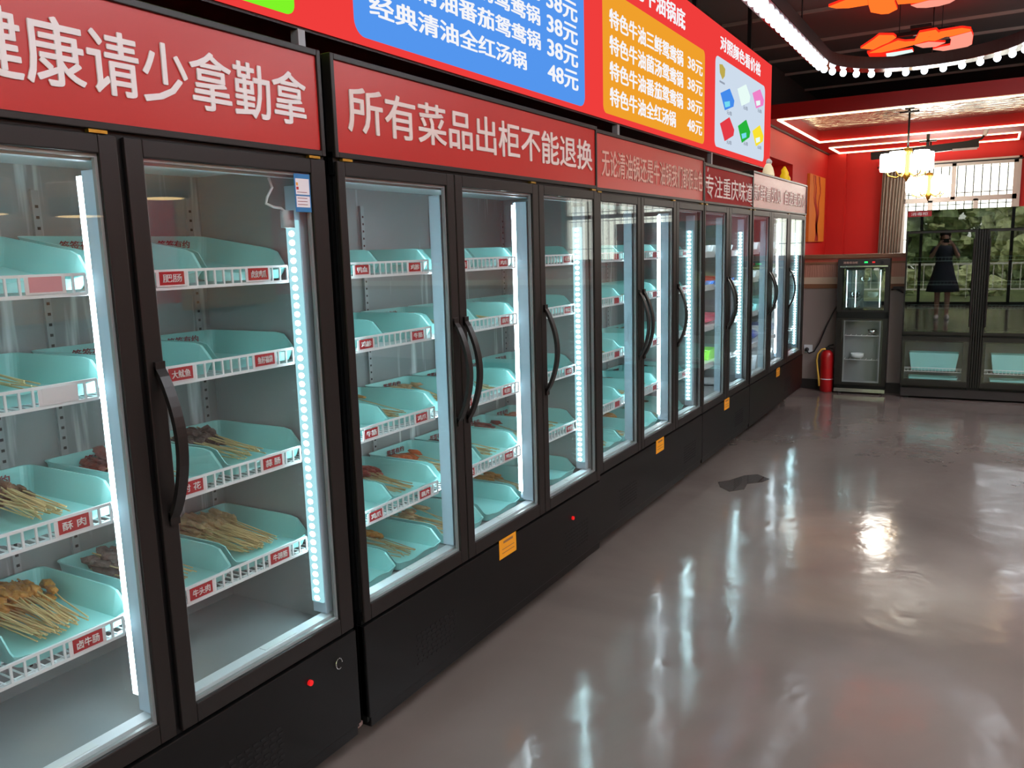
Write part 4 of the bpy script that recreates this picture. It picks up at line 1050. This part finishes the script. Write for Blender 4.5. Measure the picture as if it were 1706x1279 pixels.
nk = nd((PX, PY+.01, 1.43), .05, nk0); jaw = nd((PX, PY+.03, 1.49), (.062, .07), nk); hd1 = nd((PX, PY+.025, 1.56), (.075, .09), jaw); hd2 = nd((PX, PY+.015, 1.62), (.06, .07), hd1)
for sx in (-1, 1):
    hip = nd((PX+sx*.085, PY, .88), .085, pel); kn = nd((PX+sx*.085, PY+.01, .48), .055, hip); an = nd((PX+sx*.085, PY-.01, .09), .036, kn)
    ft = nd((PX+sx*.09, PY+.06, .045), (.04, .035), an); nd((PX+sx*.095, PY+.14, .03), (.036, .022), ft)
    shd = nd((PX+sx*.155, PY, 1.33), .052, ch); el = nd((PX+sx*.23, PY+.12, 1.16), .038, shd); wr = nd((PX+sx*.12, PY+.305, 1.40), .024, el)
    pm = nd((PX+sx*.088, PY+.345, 1.44), (.03, .02), wr)
    for k in range(4):
        f0 = nd((PX+sx*(.085-.004*k), PY+.372, 1.475-.021*k), .009, pm); f1 = nd((PX+sx*(.066-.006*k), PY+.385, 1.482-.021*k), .008, f0); nd((PX+sx*(.046-.007*abs(k-1)), PY+.383, 1.482-.021*k), .0072, f1)
    t0 = nd((PX+sx*.062, PY+.338, 1.452), .010, pm); nd((PX+sx*.036, PY+.345, 1.462), .0085, t0)
pm_ = skin_body(N, Ed, pel)
person = obj('person', pm_); tag(person, 'person in a dark dress holding up a phone, mirrored in the dark refrigerator glass', 'person')
b = mb('dress_navy'); b.smooth = True; n = 24; V = []; Fq = []
PR = [(.27, .21, .52), (.25, .19, .62), (.20, .16, .82), (.165, .13, .96), (.130, .105, 1.10), (.150, .118, 1.24), (.165, .10, 1.33), (.085, .075, 1.385)]
for rx, ry, z in PR:
    for k in range(n):
        a = 2*math.pi*k/n; w2 = 1+(.05*math.cos(8*a) if z < .7 else 0); V.append((PX+rx*w2*math.cos(a), PY+ry*w2*math.sin(a), z))
for i in range(len(PR)-1):
    for k in range(n): Fq.append((i*n+k, i*n+(k+1) % n, (i+1)*n+(k+1) % n, (i+1)*n+k))
b.add(V, Fq)
for sx in (-1, 1): b.tube([(PX+sx*.13, PY, 1.335), (PX+sx*.175, PY+.03, 1.285), (PX+sx*.205, PY+.075, 1.225)], [.065, .062, .058], 14)
d_ = b.build('dress', person); q = d_.modifiers.new('thick', 'SOLIDIFY'); q.thickness = .004; q.offset = 1
b = mb('hair_black'); b.smooth = True
b.blob((PX, PY-.005, 1.60), (.098, .105, .085), 3, .02, 18, 12); b.tube([(PX, PY-.06, 1.58), (PX, PY-.085, 1.48), (PX, PY-.085, 1.34)], [.085, .08, .05], 14)
b.build('hair', person)
b = mb('sclera'); b.smooth = True
for sx in (-1, 1): b.blob((PX+sx*.03, PY+.108, 1.555), (.012, .006, .007), 1, 0, 10, 6)
b.m('hair_black')
for sx in (-1, 1): b.blob((PX+sx*.03, PY+.1135, 1.555), (.0055, .002, .0055), 1, 0, 8, 5); b.blob((PX+sx*.03, PY+.110, 1.575), (.018, .004, .003), 1, 0, 8, 5)
b.m('lip').blob((PX, PY+.100, 1.487), (.02, .006, .006), 1, 0, 10, 6).m('skin').blob((PX, PY+.118, 1.522), (.011, .012, .018), 1, 0, 10, 6)
for sx in (-1, 1): b.blob((PX+sx*.088, PY+.02, 1.54), (.010, .018, .03), 1, 0, 10, 6)
b.build('face', person)
for sx in (-1, 1):
    b = mb('shoe_white'); b.smooth = True; b.tube([(PX+sx*.085, PY-.06, .04), (PX+sx*.088, PY+.03, .045), (PX+sx*.095, PY+.12, .035), (PX+sx*.097, PY+.19, .022)], [.038, .046, .044, .020], 12); b.build('shoe', person)
ph = mb('phone_black').box(-.075, .075, -.004, .004, -.037, .037).build('phone', None, .003); ph.location = (PX, -.022, 1.472); tag(ph, 'dark phone held level in both hands of the person', 'phone')
